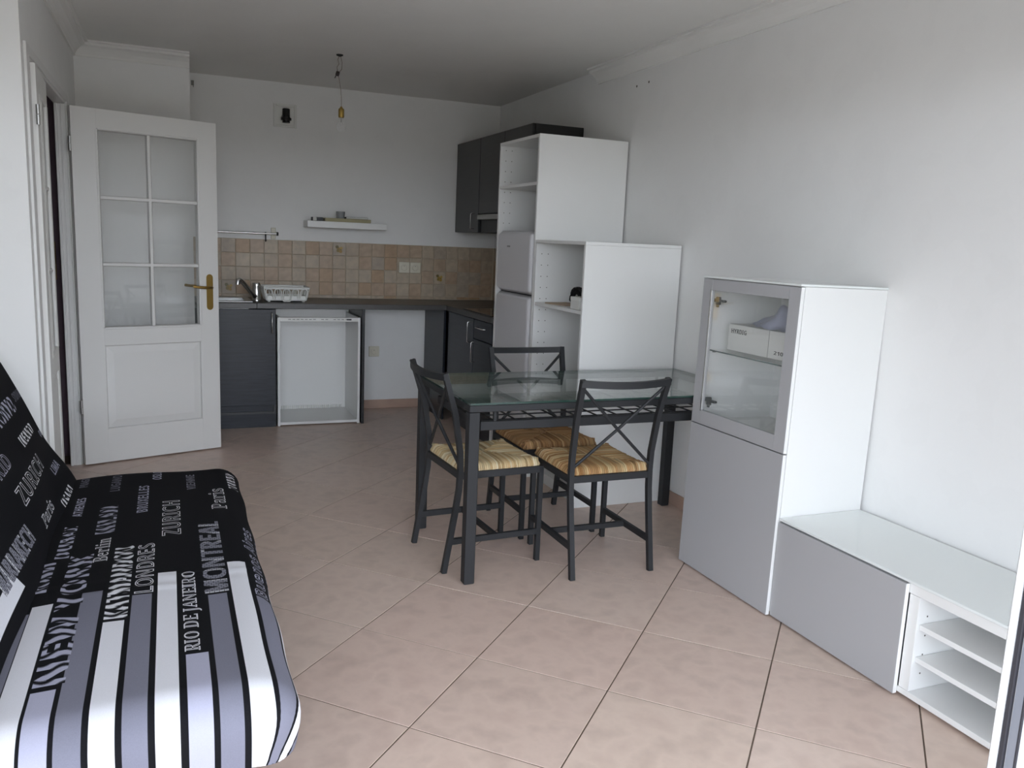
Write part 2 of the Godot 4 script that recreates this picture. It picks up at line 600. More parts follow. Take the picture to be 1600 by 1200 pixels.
func motif_tile() -> StandardMaterial3D:
	var im := Image.create(64, 64, false, Image.FORMAT_RGBA8)
	im.fill(Color(0.76, 0.67, 0.56, 0.0))
	var r := RandomNumberGenerator.new()
	r.seed = 12
	var blobs := []
	for k in 13:
		blobs.append([Vector2(r.randf_range(17, 47), r.randf_range(14, 50)), r.randf_range(6, 10), [Color(0.62, 0.49, 0.16), Color(0.50, 0.42, 0.14), Color(0.72, 0.60, 0.28), Color(0.40, 0.36, 0.16)][k % 4]])
	for y in 64:
		for x in 64:
			for bl in blobs:
				if Vector2(x, y).distance_to(bl[0]) < bl[1] + 1.5 * sin(x * 0.9 + y * 0.7):
					im.set_pixel(x, y, bl[2])
	var m := mat(Color.WHITE, 0.4, 0.0, {"transparency": BaseMaterial3D.TRANSPARENCY_ALPHA_SCISSOR, "alpha_scissor_threshold": 0.5})
	m.albedo_texture = ImageTexture.create_from_image(im)
	return m

# ---------------------------------------------------------------- the double door
func door_leaf(root: Node3D, w: float, stile: float, free_stile: float, handle: bool) -> void:
	# hinge edge at local x = 0, room face at z = 0.02, 4 cm thick
	var h := 2.01
	var t := 0.02
	var y0 := 0.008
	var top := 1.905
	var mid := 0.70
	var glass0 := 0.795
	var x0 := stile
	var x1 := w - free_stile
	var f := boxes([
		[V(0, y0, -t), V(x0, h, t)], [V(x1, y0, -t), V(w, h, t)],
		[V(x0, top, -t), V(x1, h, t)], [V(x0, mid, -t), V(x1, glass0, t)], [V(x0, y0, -t), V(x1, 0.205, t)]], 0.0006)
	put("door_frame", f, M.white_wood, root)
	# raised panel with a sloping border, and its moulding
	for s in [-1.0, 1.0]:
		var b := MB.new()
		var a := [V(x0, 0.205, s * 0.006), V(x1, 0.205, s * 0.006), V(x1, mid, s * 0.006), V(x0, mid, s * 0.006)]
		var c := [V(x0 + 0.012, 0.217, s * 0.006), V(x1 - 0.012, 0.217, s * 0.006), V(x1 - 0.012, mid - 0.012, s * 0.006), V(x0 + 0.012, mid - 0.012, s * 0.006)]
		var d := [V(x0 + 0.05, 0.255, s * 0.015), V(x1 - 0.05, 0.255, s * 0.015), V(x1 - 0.05, mid - 0.05, s * 0.015), V(x0 + 0.05, mid - 0.05, s * 0.015)]
		var fz := Vector3(0, 0, s)
		for k in 4:
			var k2 := (k + 1) % 4
			b.quad(a[k], a[k2], c[k2], c[k], fz)
			var sl: Vector3 = (d[k] - c[k]).cross(c[k2] - c[k]).normalized()
			if sl.z * s < 0.0: sl = -sl
			b.quad(c[k], c[k2], d[k2], d[k], sl)
		b.quad(d[0], d[1], d[2], d[3], fz)
		# quarter-round moulding against the frame
		for k in 4:
			var k2 := (k + 1) % 4
			var p: Vector3 = a[k] + fz * 0.008
			var q: Vector3 = a[k2] + fz * 0.008
			b.bar(p, q, 0.014, 0.014, fz, 0.006)
		put("panel", b, M.white_wood, root)
	var xm := (x0 + x1) / 2.0
	var ys := [glass0, 1.16, 1.533, top]
	put("muntin", boxes([[V(xm - 0.011, glass0, -0.017), V(xm + 0.011, top, 0.017)]], 0.006), M.white_wood, root)
	for k in [1, 2]:
		put("muntin", boxes([[V(x0, ys[k] - 0.011, -0.0165), V(x1, ys[k] + 0.011, 0.0165)]], 0.006), M.white_wood, root)
	var bead := MB.new()
	for s in [-1.0, 1.0]:
		for e in [[V(x0, glass0, s * 0.014), V(x1, glass0, s * 0.014)], [V(x0, top, s * 0.014), V(x1, top, s * 0.014)], [V(x0, glass0, s * 0.014), V(x0, top, s * 0.014)], [V(x1, glass0, s * 0.014), V(x1, top, s * 0.014)]]:
			bead.bar(e[0], e[1], 0.020, 0.022, Vector3.BACK, 0.009)
	put("glazing_bead", bead, M.white_wood, root)
	for i in 3:
		for e in [[x0, xm], [xm, x1]]:
			put("glass_pane", boxes([[V(e[0], ys[i], -0.002), V(e[1], ys[i + 1], 0.002)]], 0.0), M.pane, root)
	for y in [0.31, 1.77]:
		var hb := MB.new()
		for k in 2:
			hb.xf = Transform3D(Basis(), V(-0.008, y + 0.041 * k, 0.022))
			hb.lathe([Vector2(0, 0), Vector2(0.0075, 0), Vector2(0.0075, 0.038), Vector2(0, 0.038)], 12)
		put("hinge", hb, M.brushed, root)
	if handle:
		var ax := w - 0.055
		for s in [1.0, -1.0]:
			var b := MB.new()
			var outline := PackedVector2Array()
			for k in 9: outline.append(V2(ax, 1.09) + Vector2.from_angle(PI * k / 8.0) * 0.02)
			for k in 9: outline.append(V2(ax, 0.91) + Vector2.from_angle(PI + PI * k / 8.0) * 0.02)
			b.slab(outline, t * s, t * s + 0.004 * s, 0.001)
			b.xf = Transform3D(Basis(Vector3.RIGHT, PI / 2), V(ax, 0.955, t * s + 0.004 * s))
			b.lathe([Vector2(0, -0.001), Vector2(0.004, -0.001), Vector2(0.004, 0.001), Vector2(0, 0.001)], 10)
			var hp := put("handle_plate", b, M.brass, root)
			var lv := MB.new()
			lv.tube([V(ax, 1.03, t * s), V(ax, 1.03, (t + 0.04) * s), V(ax - 0.012, 1.03, (t + 0.052) * s), V(ax - 0.05, 1.031, (t + 0.054) * s), V(ax - 0.09, 1.034, (t + 0.052) * s), V(ax - 0.118, 1.038, (t + 0.046) * s)], 0.0085, 12)
			put("lever", lv, M.brass, hp)
		put("lock_plate", boxes([[V(w - 0.001, 0.93, -0.009), V(w + 0.0012, 1.13, 0.009)]], 0.0), M.brass, root)

func V2(x: float, y: float) -> Vector2:
	return Vector2(x, y)

func build_doors() -> void:
	# linings and architrave of the double door
	var f := MB.new()
	f.box(V(XL - 0.053, 0.0, -5.285), V(XL + 0.004, 2.045, -5.262), 0.002)
	f.box(V(XL - 0.053, 0.0, -3.962), V(XL + 0.004, 2.045, -3.885), 0.002)
	f.box(V(XL - 0.053, 2.022, -5.262), V(XL + 0.004, 2.045, -3.962), 0.002)
	f.box(V(XL - 0.050, 0.0, -5.262), V(XL - 0.036, 2.022, -5.250), 0.002)
	f.box(V(XL - 0.022, 0.0, -5.262), V(XL - 0.014, 2.022, -5.257), 0.001)
	f.box(V(XL, 0.0, -5.335), V(XL + 0.012, 2.075, -5.275), 0.004)
	f.box(V(XL, 0.0, -3.925), V(XL + 0.013, 2.075, -3.852), 0.003)
	f.box(V(XL, 2.035, -5.275), V(XL + 0.012, 2.075, -3.925), 0.004)
	struct("door_1", f, M.casing, "white casing of the double door in the left-hand wall")
	var b := Vector3(-0.482, 0, -5.262)
	var e := Vector3(0.276, 0, -5.525)
	var a := thing("door_leaf", "white glazed door leaf standing wide open into the room, with a brass lever handle", "door", b + Vector3(0.004, 0.004, 0.02), atan2(-(e.z - b.z), e.x - b.x))
	door_leaf(a, 0.80, 0.128, 0.112, true)
	# the other leaf, all but closed, hinged on the near jamb
	var c := thing("door_leaf", "white glazed door leaf nearly shut in the left wall, seen almost edge-on past the sofa", "door", Vector3(XL + 0.006, 0.004, -3.966), PI / 2 + 0.045)
	door_leaf(c, 0.53, 0.13, 0.055, false)

# ---------------------------------------------------------------- balcony front and what lies outside
func build_balcony_front() -> void:
	struct("floor_balcony", boxes([[V(-2.6, -0.22, -0.78), V(4.0, -0.06, 1.6)]], 0.0), M.outside)
	struct("ceiling_balcony", boxes([[V(-2.6, HC + 0.02, -0.78), V(4.0, HC + 0.22, 1.9)]], 0.0), M.outside)
	struct("trim_6", boxes([[V(XA, -0.06, -0.98), V(XR, 0.004, -0.76)]], 0.002), M.outside)
	# fixed frame round the opening
	var f := boxes([
		[V(-0.72, 0.0, -0.965), V(-0.66, 2.17, -0.895)], [V(2.30, 0.0, -0.965), V(2.36, 2.17, -0.895)],
		[V(-0.66, 2.11, -0.965), V(2.30, 2.17, -0.895)], [V(-0.66, 0.0, -0.965), V(2.30, 0.03, -0.895)]], 0.004)
	struct("window_1", f, M.pvc)
	# right-hand leaf, closed: we look along the lock edge of its stile
	var zc := -0.985
	var xe := -zc * 1.478
	var t := thing("balcony_door_leaf", "white plastic balcony door leaf at the right edge, a lock strip in its edge", "door", Vector3(xe, 0, zc))
	var w := 2.29 - xe
	put("door_frame", boxes([
		[V(0.0, 0.03, 0.0), V(0.085, 2.11, 0.062)], [V(w - 0.085, 0.03, 0.0), V(w, 2.11, 0.062)],
		[V(0.085, 2.02, 0.0), V(w - 0.085, 2.11, 0.062)], [V(0.085, 0.03, 0.0), V(w - 0.085, 0.13, 0.062)]], 0.004), M.pvc, t)
	put("overlap_lip", boxes([[V(-0.016, 0.03, -0.004), V(0.004, 2.11, 0.010)]], 0.005), M.pvc, t)
	put("gasket", boxes([[V(-0.008, 0.035, 0.010), V(0.004, 2.10, 0.021)]], 0.003), M.gasket, t)
	put("lock_strip", boxes([[V(-0.003, 0.04, 0.023), V(0.004, 2.09, 0.040)]], 0.001), M.alu, t)
	put("gasket", boxes([[V(-0.005, 0.035, 0.0405), V(0.004, 2.10, 0.0445)]], 0.001), M.gasket, t)
	put("glass_pane", boxes([[V(0.085, 0.13, 0.026), V(w - 0.085, 2.02, 0.036)]], 0.0), M.pane, t)
# ---------------------------------------------------------------- kitchen
# a bow handle of chromed rod between p and q, standing out along "out"
func bow_handle(b: MB, p: Vector3, q: Vector3, out: Vector3) -> void:
	var d := (q - p).normalized()
	b.tube([p, p + out * 0.024, p + out * 0.031 + d * 0.007, q + out * 0.031 - d * 0.007, q + out * 0.024, q], 0.0036, 8)

func build_kitchen_base() -> void:
	var zf := -6.0
	# worktop: an L with a radiused front edge
	var w := MB.new()
	w.box(V(0.158, 0.858, -6.065), V(0.56, 0.896, zf + 0.012), 0.003)
	w.box(V(0.158, 0.858, ZB + 0.006), V(0.56, 0.896, -6.415), 0.001)
	w.box(V(0.158, 0.858, -6.415), V(0.185, 0.896, -6.065), 0.001)
	w.box(V(0.515, 0.858, -6.415), V(0.56, 0.896, -6.065), 0.001)
	w.box(V(0.56, 0.858, ZB + 0.006), V(XR - 0.006, 0.896, zf + 0.012), 0.003)
	w.box(V(1.935, 0.858, zf + 0.012), V(XR - 0.006, 0.896, -5.035), 0.003)
	tag(put("worktop", w, M.worktop), "dark grey-brown L-shaped worktop running along the tiled back wall to the fridge", "worktop")
	# sink unit on the left
	var t := thing("sink_cabinet", "dark blue-grey base cabinet under the sink, beside the open white carcass", "cabinet", V(0.17, 0.004, zf))
	put("body", boxes([[V(0, 0.1, -0.5), V(0.018, 0.851, -0.022)], [V(0.502, 0.1, -0.5), V(0.52, 0.851, -0.022)], [V(0.018, 0.1, -0.5), V(0.502, 0.118, -0.022)], [V(0.018, 0.118, -0.5), V(0.502, 0.851, -0.49)]], 0.001), M.front_dark, t)
	var d := put("door", boxes([[V(0.003, 0.166, -0.02), V(0.517, 0.848, 0.0)]], 0.0025), M.front, t)
	var hb := MB.new()
	bow_handle(hb, V(0.49, 0.685, 0.0), V(0.49, 0.828, 0.0), Vector3.BACK)
	put("handle", hb, M.steel, d)
	put("plinth", boxes([[V(0, 0.0, -0.055), V(0.52, 0.160, -0.036)]], 0.001), M.front, t)
	# white carcass without a front
	t = thing("open_carcass", "white cabinet carcass without a door, standing open under the worktop with a slotted top rail", "cabinet", V(0.703, 0.004, -6.04))
	var x1 := 0.592
	var h := 0.79
	put("side_panel", boxes([[V(0, 0, -0.47), V(0.018, h, 0)]], 0.0015), M.melamine, t)
	put("side_panel", boxes([[V(x1 - 0.018, 0, -0.47), V(x1, h, 0)]], 0.0015), M.melamine, t)
	put("bottom_panel", boxes([[V(0.018, 0.008, -0.47), V(x1 - 0.018, 0.028, -0.001)]], 0.0015), M.melamine, t)
	put("back_panel", boxes([[V(0.0, 0.0, -0.478), V(x1, 0.83, -0.47)]], 0.0), M.melamine, t)
	var rail := put("top_rail", boxes([[V(0.018, h - 0.03, -0.035), V(x1 - 0.018, h - 0.001, -0.001)]], 0.0015), M.white_plastic, t)
	var sl := MB.new()
	var slot_grey := mat(Color(0.66, 0.66, 0.64), 0.5)
	sl.box(V(-0.0095, -0.0035, -0.0015), V(0.0095, 0.0035, 0.0002), 0.0)
	for k in 15:
		if k in [7, 10]: continue
		put("slot", sl, slot_grey, rail).position = V(0.0845 + 0.029 * k, h - 0.0145, 0)
	put("badge", boxes([[V(0.49, h - 0.020, -0.0015), V(0.525, h - 0.010, 0.0006)]], 0.0), M.rubber, rail)
	var ribs := MB.new()
	for k in 32:
		ribs.box(V(0.03 + 0.0165 * k, 0.028, -0.47), V(0.038 + 0.0165 * k, 0.056, -0.462), 0.002)
	put("rib", ribs, M.white_plastic, t)
	# gable that carries the worktop beside the gap
	tag(put("support_panel", boxes([[V(1.302, 0.004, -6.5), V(1.322, 0.857, -6.015)]], 0.002), M.front_dark), "narrow dark gable panel carrying the worktop right of the open white carcass", "panel")
	# corner filler, recess and the run on the right
	t = thing("corner_cabinet", "dark grey blind corner cabinet whose plain side closes the gap under the worktop", "cabinet", V(1.933, 0.004, zf))
	put("side_panel", boxes([[V(0, 0.0, -0.545), V(0.018, 0.851, -0.035)]], 0.002), M.front, t)
	put("body", boxes([[V(0.05, 0.1, -0.545), V(0.55, 0.85, -0.002)]], 0.001), M.front_dark, t)
	t = thing("base_cabinet", "dark grey base cabinet with one door and upright bow handle, by the kitchen corner", "cabinet", V(1.97, 0.004, -5.975))
	put("body", boxes([[V(0.02, 0.1, 0.0), V(0.52, 0.851, 0.565)]], 0.001), M.front_dark, t)
	d = put("door", boxes([[V(-0.02, 0.166, 0.003), V(0.0, 0.848, 0.563)]], 0.0025), M.front, t)
	hb = MB.new()
	bow_handle(hb, V(-0.02, 0.68, 0.52), V(-0.02, 0.822, 0.52), Vector3.LEFT)
	put("handle", hb, M.steel, d)
	put("plinth", boxes([[V(0.035, 0.0, 0.0), V(0.055, 0.160, 0.565)]], 0.001), M.front, t)
	t = thing("drawer_cabinet", "dark grey base cabinet with a drawer over a door, next to the fridge", "cabinet", V(1.97, 0.004, -5.408))
	put("body", boxes([[V(0.02, 0.1, 0.0), V(0.52, 0.851, 0.36)]], 0.001), M.front_dark, t)
	d = put("drawer", boxes([[V(-0.02, 0.715, 0.003), V(0.0, 0.848, 0.357)]], 0.0025), M.front, t)
	hb = MB.new()
	bow_handle(hb, V(-0.02, 0.80, 0.11), V(-0.02, 0.80, 0.25), Vector3.LEFT)
	put("handle", hb, M.steel, d)
	d = put("door", boxes([[V(-0.02, 0.166, 0.003), V(0.0, 0.710, 0.357)]], 0.0025), M.front, t)
	hb = MB.new()
	bow_handle(hb, V(-0.02, 0.552, 0.04), V(-0.02, 0.69, 0.04), Vector3.LEFT)
	put("handle", hb, M.steel, d)
	put("plinth", boxes([[V(0.035, 0.0, 0.0), V(0.055, 0.160, 0.36)]], 0.001), M.front, t)
	# hob, let into the worktop
	t = thing("hob", "black glass hob let into the worktop near the fridge", "hob", V(2.23, 0.896, -5.38))
	put("glass_plate", boxes([[V(-0.27, 0.0, -0.29), V(0.25, 0.006, 0.29)]], 0.003), M.hob, t)
	put("steel_edge", boxes([[V(-0.275, 0.0, -0.295), V(0.255, 0.0025, 0.295)]], 0.001), M.rubber, t)
	for q in [[-0.12, -0.13, 0.09], [0.11, -0.13, 0.075], [-0.12, 0.13, 0.075], [0.11, 0.13, 0.09]]:
		var rb := MB.new()
		rb.xf.origin = V(q[0], 0.006, q[1])
		rb.lathe([V2(q[2] - 0.003, 0), V2(q[2] - 0.003, 0.0004), V2(q[2], 0.0004), V2(q[2], 0)], 32, true)
		put("cooking_zone", rb, M.rubber, t)
	# inset steel sink, its near rim and drainer just showing
	t = thing("sink", "stainless steel inset sink with a bright rim beside the open door", "sink", V(0.17, 0.896, -6.24))
	var b := MB.new()
	var x0 := 0.01
	var xe := 0.37
	for e in [[V(x0, 0, 0.155), V(xe, 0.009, 0.195)], [V(x0, 0, -0.2), V(xe, 0.009, -0.15)], [V(xe - 0.045, 0, -0.15), V(xe, 0.009, 0.155)], [V(x0, 0, -0.15), V(x0 + 0.03, 0.009, 0.155)]]:
		b.box(e[0], e[1], 0.004)
	put("rim", b, M.brushed, t)
	put("basin", boxes([[V(0.022, -0.16, -0.168), V(0.340, -0.155, 0.168)], [V(0.020, -0.155, -0.17), V(0.024, 0.001, 0.17)], [V(0.338, -0.155, -0.17), V(0.342, 0.001, 0.17)], [V(0.024, -0.155, -0.17), V(0.338, 0.001, -0.166)], [V(0.024, -0.155, 0.166), V(0.338, 0.001, 0.17)]], 0.0), M.brushed, t)
	# mixer tap
	t = thing("mixer_tap", "chrome mixer tap with a long raised spout, behind the sink", "tap", V(0.580, 0.896, -6.22))
	b = MB.new()
	b.lathe([V2(0, 0), V2(0.034, 0), V2(0.034, 0.008), V2(0.031, 0.014), V2(0.029, 0.10), V2(0.031, 0.115), V2(0.027, 0.128), V2(0.0, 0.134)], 24)
	put("body", b, M.steel, t)
	b = MB.new()
	b.tube([V(-0.01, 0.03, 0.02), V(-0.05, 0.075, 0.05), V(-0.105, 0.14, 0.085), V(-0.122, 0.152, 0.095), V(-0.134, 0.146, 0.10), V(-0.136, 0.118, 0.10)], 0.0165, 12)
	put("spout", b, M.steel, t)
	b = MB.new()
	b.bar(V(0.0, 0.128, 0), V(0.02, 0.105, -0.05), 0.022, 0.012, Vector3.UP, 0.004)
	put("lever", b, M.black_plastic, t)
	dish_rack()

func dish_rack() -> void:
	var t := thing("dish_rack", "white plastic dish rack with arched slots, standing on the worktop by the tap", "dish rack", V(0.776, 0.896, -6.22))
	# basket: four battered sides made of uprights and arches between a top and a bottom rim
	var lo := [V(-0.14, 0.018, 0.105), V(0.14, 0.018, 0.105), V(0.14, 0.018, -0.105), V(-0.14, 0.018, -0.105)]
	var hi := [V(-0.158, 0.105, 0.125), V(0.158, 0.105, 0.125), V(0.158, 0.105, -0.125), V(-0.158, 0.105, -0.125)]
	var b := MB.new()
	for k in 4:
		var k2 := (k + 1) % 4
		b.bar(hi[k], hi[k2], 0.012, 0.008, Vector3.UP, 0.003)
		b.bar(lo[k], lo[k2], 0.006, 0.014, Vector3.UP, 0.003)
		b.bar(lo[k], hi[k], 0.008, 0.008, Vector3.UP, 0.003)
	put("rim", b, M.white_plastic, t)
	var s := MB.new()
	for k in 4:
		var k2 := (k + 1) % 4
		var cells := 5 if k % 2 == 0 else 3
		for c in cells:
			var a0: Vector3 = lo[k].lerp(lo[k2], (c + 0.12) / cells)
			var a1: Vector3 = lo[k].lerp(lo[k2], (c + 0.88) / cells)
			var b0: Vector3 = hi[k].lerp(hi[k2], (c + 0.12) / cells)
			var b1: Vector3 = hi[k].lerp(hi[k2], (c + 0.88) / cells)
			var path := []
			path.append(a0)
			path.append(a0.lerp(b0, 0.6))
			for q in 5:
				var ang := PI * (q + 1) / 6.0
				var m := a0.lerp(b0, 0.6 + 0.28 * sin(ang)).lerp(a1.lerp(b1, 0.6 + 0.28 * sin(ang)), 0.5 - 0.5 * cos(ang))
				path.append(m)
			path.append(a1.lerp(b1, 0.6))
			path.append(a1)
			s.tube(path, 0.0052, 6)
	for k in 4:
		var k2 := (k + 1) % 4
		# solid bands low down and under the rim
		s.bar(lo[k].lerp(hi[k], 0.14), lo[k2].lerp(hi[k2], 0.14), 0.004, 0.028, Vector3.UP, 0.001)
		s.bar(lo[k].lerp(hi[k], 0.93), lo[k2].lerp(hi[k2], 0.93), 0.004, 0.014, Vector3.UP, 0.001)
	put("slotted_side", s, M.white_plastic, t)
	put("base", boxes([[V(-0.14, 0.008, -0.105), V(0.14, 0.016, 0.105)]], 0.003), M.white_plastic, t)
	var f := MB.new()
	for x in [-0.12, 0.12]:
		for z in [-0.09, 0.09]:
			put("foot", boxes([[V(x - 0.01, 0.0, z - 0.01), V(x + 0.01, 0.01, z + 0.01)]], 0.002), M.white_plastic, t)
	f.tube([V(-0.03, 0.020, 0.11), V(-0.02, 0.008, 0.128), V(0.02, 0.008, 0.128), V(0.03, 0.020, 0.11)], 0.006, 8)
	put("drip_lip", f, M.white_plastic, t)

func socket(label: String, at: Vector3, s := 0.08) -> void:
	var t := thing("wall_socket", label, "socket", at)
	put("plate", boxes([[V(-s / 2, -s / 2, 0), V(s / 2, s / 2, 0.009)]], 0.004), M.socket_plastic, t)
	var b := MB.new()
	b.xf = Transform3D(Basis(Vector3.RIGHT, PI / 2), V(0, 0, 0.009))
	b.lathe([V2(0.024, 0.0), V2(0.022, 0.0022), V2(0.0195, 0.0022), V2(0.019, -0.004), V2(0.0, -0.004)], 24)
	put("recess", b, M.socket_plastic, t)
	var p := MB.new()
	for q in [V(-0.0095, 0, 0.006), V(0.0095, 0, 0.006)]:
		p.xf = Transform3D(Basis(Vector3.RIGHT, PI / 2), q)
		p.lathe([V2(0, 0.0005), V2(0.0032, 0.0005), V2(0.0032, -0.001)], 8)
	p.xf = Transform3D(Basis(Vector3.RIGHT, PI / 2), V(0, 0.011, 0.006))
	p.lathe([V2(0, 0.006), V2(0.0025, 0.006), V2(0.0028, -0.001)], 8)
	put("contact", p, M.rubber, t)

func build_kitchen_wall_things() -> void:
	socket("left one of the two cream sockets side by side in the wall tiles", V(1.750, 1.150, ZB + 0.0085), 0.088)
	socket("right one of the two cream sockets side by side in the wall tiles", V(1.842, 1.150, ZB + 0.0085), 0.088)
	socket("cream socket low on the bare wall in the gap under the worktop", V(1.517, 0.472, ZB), 0.085)
	# towel rail
	var t := thing("towel_rail", "thin steel rail fixed to the wall above the tiles behind the open door", "rail", V(0.735, 1.373, ZB))
	var b := MB.new()
	b.tube([V(0.02, 0, 0.055), V(-0.54, 0, 0.055)], 0.0075, 12)
	put("rod", b, M.steel, t)
	for x in [0.0, -0.52]:
		b = MB.new()
		b.tube([V(x, 0, 0.0), V(x, 0, 0.055)], 0.006, 10)
		b.xf = Transform3D(Basis(Vector3.RIGHT, PI / 2), V(x, 0, 0))
		b.lathe([V2(0, 0.008), V2(0.016, 0.008), V2(0.018, 0.0), V2(0, 0)], 20)
		put("bracket", b, M.steel, t)
	b = MB.new()
	b.xf = Transform3D(Basis(Vector3.FORWARD, PI / 2), V(0.02, 0, 0.055))
	b.lathe([V2(0, 0), V2(0.013, 0), V2(0.013, 0.012), V2(0, 0.014)], 16)
	put("end_cap", b, M.rubber, t)
	put("wall_block", boxes([[V(-0.016, -0.04, 0), V(0.018, 0.045, 0.014)]], 0.003), M.socket_plastic, t)
	b = MB.new()
	b.tube([V(-0.06, 0.01, 0.055), V(-0.06, -0.02, 0.058), V(-0.06, -0.05, 0.058), V(-0.06, -0.055, 0.066), V(-0.06, -0.046, 0.074)], 0.0055, 8)
	tag(put("hook", b, M.rubber), "dark hook hanging from the right end of the steel rail", "hook")
	get_node("hook").position = V(0.735, 1.373, ZB)
	# floating shelf and what lies on it
	t = thing("wall_shelf", "small white floating shelf on the bare wall above the kitchen tiles", "shelf", V(1.257, 1.458, ZB))
	put("board", boxes([[V(-0.298, -0.024, 0), V(0.298, 0.024, 0.21)]], 0.003), M.melamine, t)
	var top := 1.482
	tag(put("booklet", boxes([[V(1.09, top, -6.49), V(1.435, top + 0.026, -6.36)]], 0.002), mat(Color(0.66, 0.63, 0.50), 0.7)), "cream booklet lying flat on the white wall shelf", "booklet")
	var bk := thing("paper_stack", "thin dark folder on top of the cream booklet", "folder", V(1.33, top + 0.026, -6.43), 0.06)
	put("cover", boxes([[V(-0.085, 0, -0.05), V(0.085, 0.014, 0.05)]], 0.002), mat(Color(0.16, 0.17, 0.13), 0.6), bk)
	put("pages", boxes([[V(-0.083, 0.002, -0.048), V(0.083, 0.0122, 0.0508)]], 0.0), M.card, bk)
	var cu := thing("glass_tumbler", "small grey tumbler standing on the booklet", "tumbler", V(1.215, top + 0.026, -6.42))
	b = MB.new()
	b.lathe([V2(0, 0), V2(0.028, 0), V2(0.033, 0.052), V2(0.030, 0.052), V2(0.026, 0.006), V2(0, 0.006)], 20)
	put("cup", b, mat(Color(0.55, 0.56, 0.56), 0.3), cu)
	var ma := thing("matchbox", "small black and white box at the left end of the shelf", "box", V(1.045, top, -6.42))
	put("sleeve", boxes([[V(-0.012, 0, -0.03), V(0.035, 0.028, 0.03)]], 0.002), M.black_plastic, ma)
	put("tray", boxes([[V(-0.04, 0.002, -0.028), V(-0.012, 0.026, 0.028)]], 0.002), M.card, ma)
	put("tray_end", boxes([[V(-0.047, 0.0, -0.03), V(-0.04, 0.028, 0.03)]], 0.002), M.black_plastic, ma)
	# air vent: white plate and the black duct stub sagging out of it
	t = thing("air_vent", "white square vent plate high on the wall with a black ribbed duct end", "vent", V(0.826, 2.236, ZB))
	var fr := MB.new()
	for e in [[V(-0.083, -0.083, 0), V(-0.066, 0.083, 0.014)], [V(0.066, -0.083, 0), V(0.083, 0.083, 0.014)], [V(-0.066, 0.066, 0), V(0.066, 0.083, 0.014)], [V(-0.066, -0.083, 0), V(0.066, -0.066, 0.014)]]:
		fr.box(e[0], e[1], 0.003)
	put("frame", fr, M.white_plastic, t)
	put("plate", boxes([[V(-0.066, -0.066, 0), V(0.066, 0.066, 0.007)]], 0.001), M.white_plastic, t)
	b = MB.new()
	var prof := []
	for k in 8:
		prof.append(V2(0.0275, -0.052 + k * 0.0125))
		prof.append(V2(0.0275, -0.052 + k * 0.0125 + 0.007))
		prof.append(V2(0.024, -0.052 + k * 0.0125 + 0.009))
		prof.append(V2(0.024, -0.052 + k * 0.0125 + 0.0115))
	prof.push_front(V2(0.0, -0.052))
	prof.append(V2(0.0, 0.048))
	b.xf = Transform3D(Basis(), V(0.004, 0.0, 0.036))
	b.lathe(prof, 20, true)
	b.lathe([V2(0.024, -0.034), V2(0.038, -0.034), V2(0.038, -0.018), V2(0.024, -0.018)], 20, true)
	put("duct", b, M.black_plastic, t)
	# wall cupboards
	for e in [["wall_cupboard", -6.545, -6.0, 1.448, "dark grey wall cupboard nearest the kitchen's far corner"], ["wall_cupboard", -5.998, -5.032, 1.585, "dark grey wall cupboard over the cooker hood, rising behind the fridge cabinet"]]:
		t = thing(e[0], e[4], "cupboard", V(XR, 0, 0), 0.0, "dark wall cupboards")
		put("body", boxes([[V(-0.34, e[3], e[1]), V(0.0, 2.14, e[2])]], 0.002), M.front_dark, t)
		var parts := 1 if e[1] < -6.2 else 2
		var step: float = (e[2] - e[1]) / parts
		for k in parts:
			var z0: float = e[1] + step * k
			var dd := put("door", boxes([[V(-0.361, e[3], z0 + 0.0015), V(-0.342, 2.14, z0 + step - 0.0015)]], 0.002), M.front_dark, t)
			if parts == 1:
				var hb := MB.new()
				bow_handle(hb, V(-0.361, 1.475, e[2] - 0.085), V(-0.361, 1.59, e[2] - 0.085), Vector3.LEFT)
				put("handle", hb, M.steel, dd)
	t = thing("cooker_hood", "slim cooker hood under the wall cupboard, pale front lip over a black underside", "hood", V(XR, 1.449, -5.70))
	put("body", boxes([[V(-0.34, 0.0, -0.295), V(-0.005, 0.134, 0.295)]], 0.003), M.black_plastic, t)
	put("front_lip", boxes([[V(-0.372, 0.094, -0.296), V(-0.341, 0.132, 0.296)]], 0.004), mat(Color(0.62, 0.62, 0.60), 0.4), t)
	# bare bulb on its wire
	t = thing("pendant_bulb", "clear bare bulb hanging on a thin wire from the kitchen ceiling", "lamp", V(1.0, HC, -5.35))
	b = MB.new()
	b.xf = Transform3D(Basis(Vector3.RIGHT, PI), V(0, 0, 0))
	b.lathe([V2(0, -0.002), V2(0.022, -0.002), V2(0.02, 0.006), V2(0.006, 0.012), V2(0, 0.012)], 16)
	put("ceiling_hook", b, M.rubber, t)
	b = MB.new()
	b.tube([V(0.0, -0.005, 0), V(-0.012, -0.03, 0.004), V(-0.004, -0.055, 0), V(-0.016, -0.075, 0.003), V(-0.012, -0.105, 0.0)], 0.0022, 6)
	b.tube([V(0.004, -0.005, 0.003), V(0.016, -0.045, -0.004), V(0.012, -0.085, 0.003), V(-0.004, -0.105, 0.002)], 0.0018, 6)
	b.tube([V(-0.010, -0.115, 0), V(-0.002, -0.15, 0.002), V(0.008, -0.20, 0), V(0.012, -0.26, 0), V(0.012, -0.31, 0)], 0.0022, 6)
	put("wire", b, mat(Color(0.60, 0.55, 0.50), 0.6), t)
	b = MB.new()
	b.xf = Transform3D(Basis(Vector3.FORWARD, 0.25), V(-0.012, -0.112, 0))
	b.box(V(-0.011, -0.014, -0.008), V(0.011, 0.014, 0.008), 0.004)
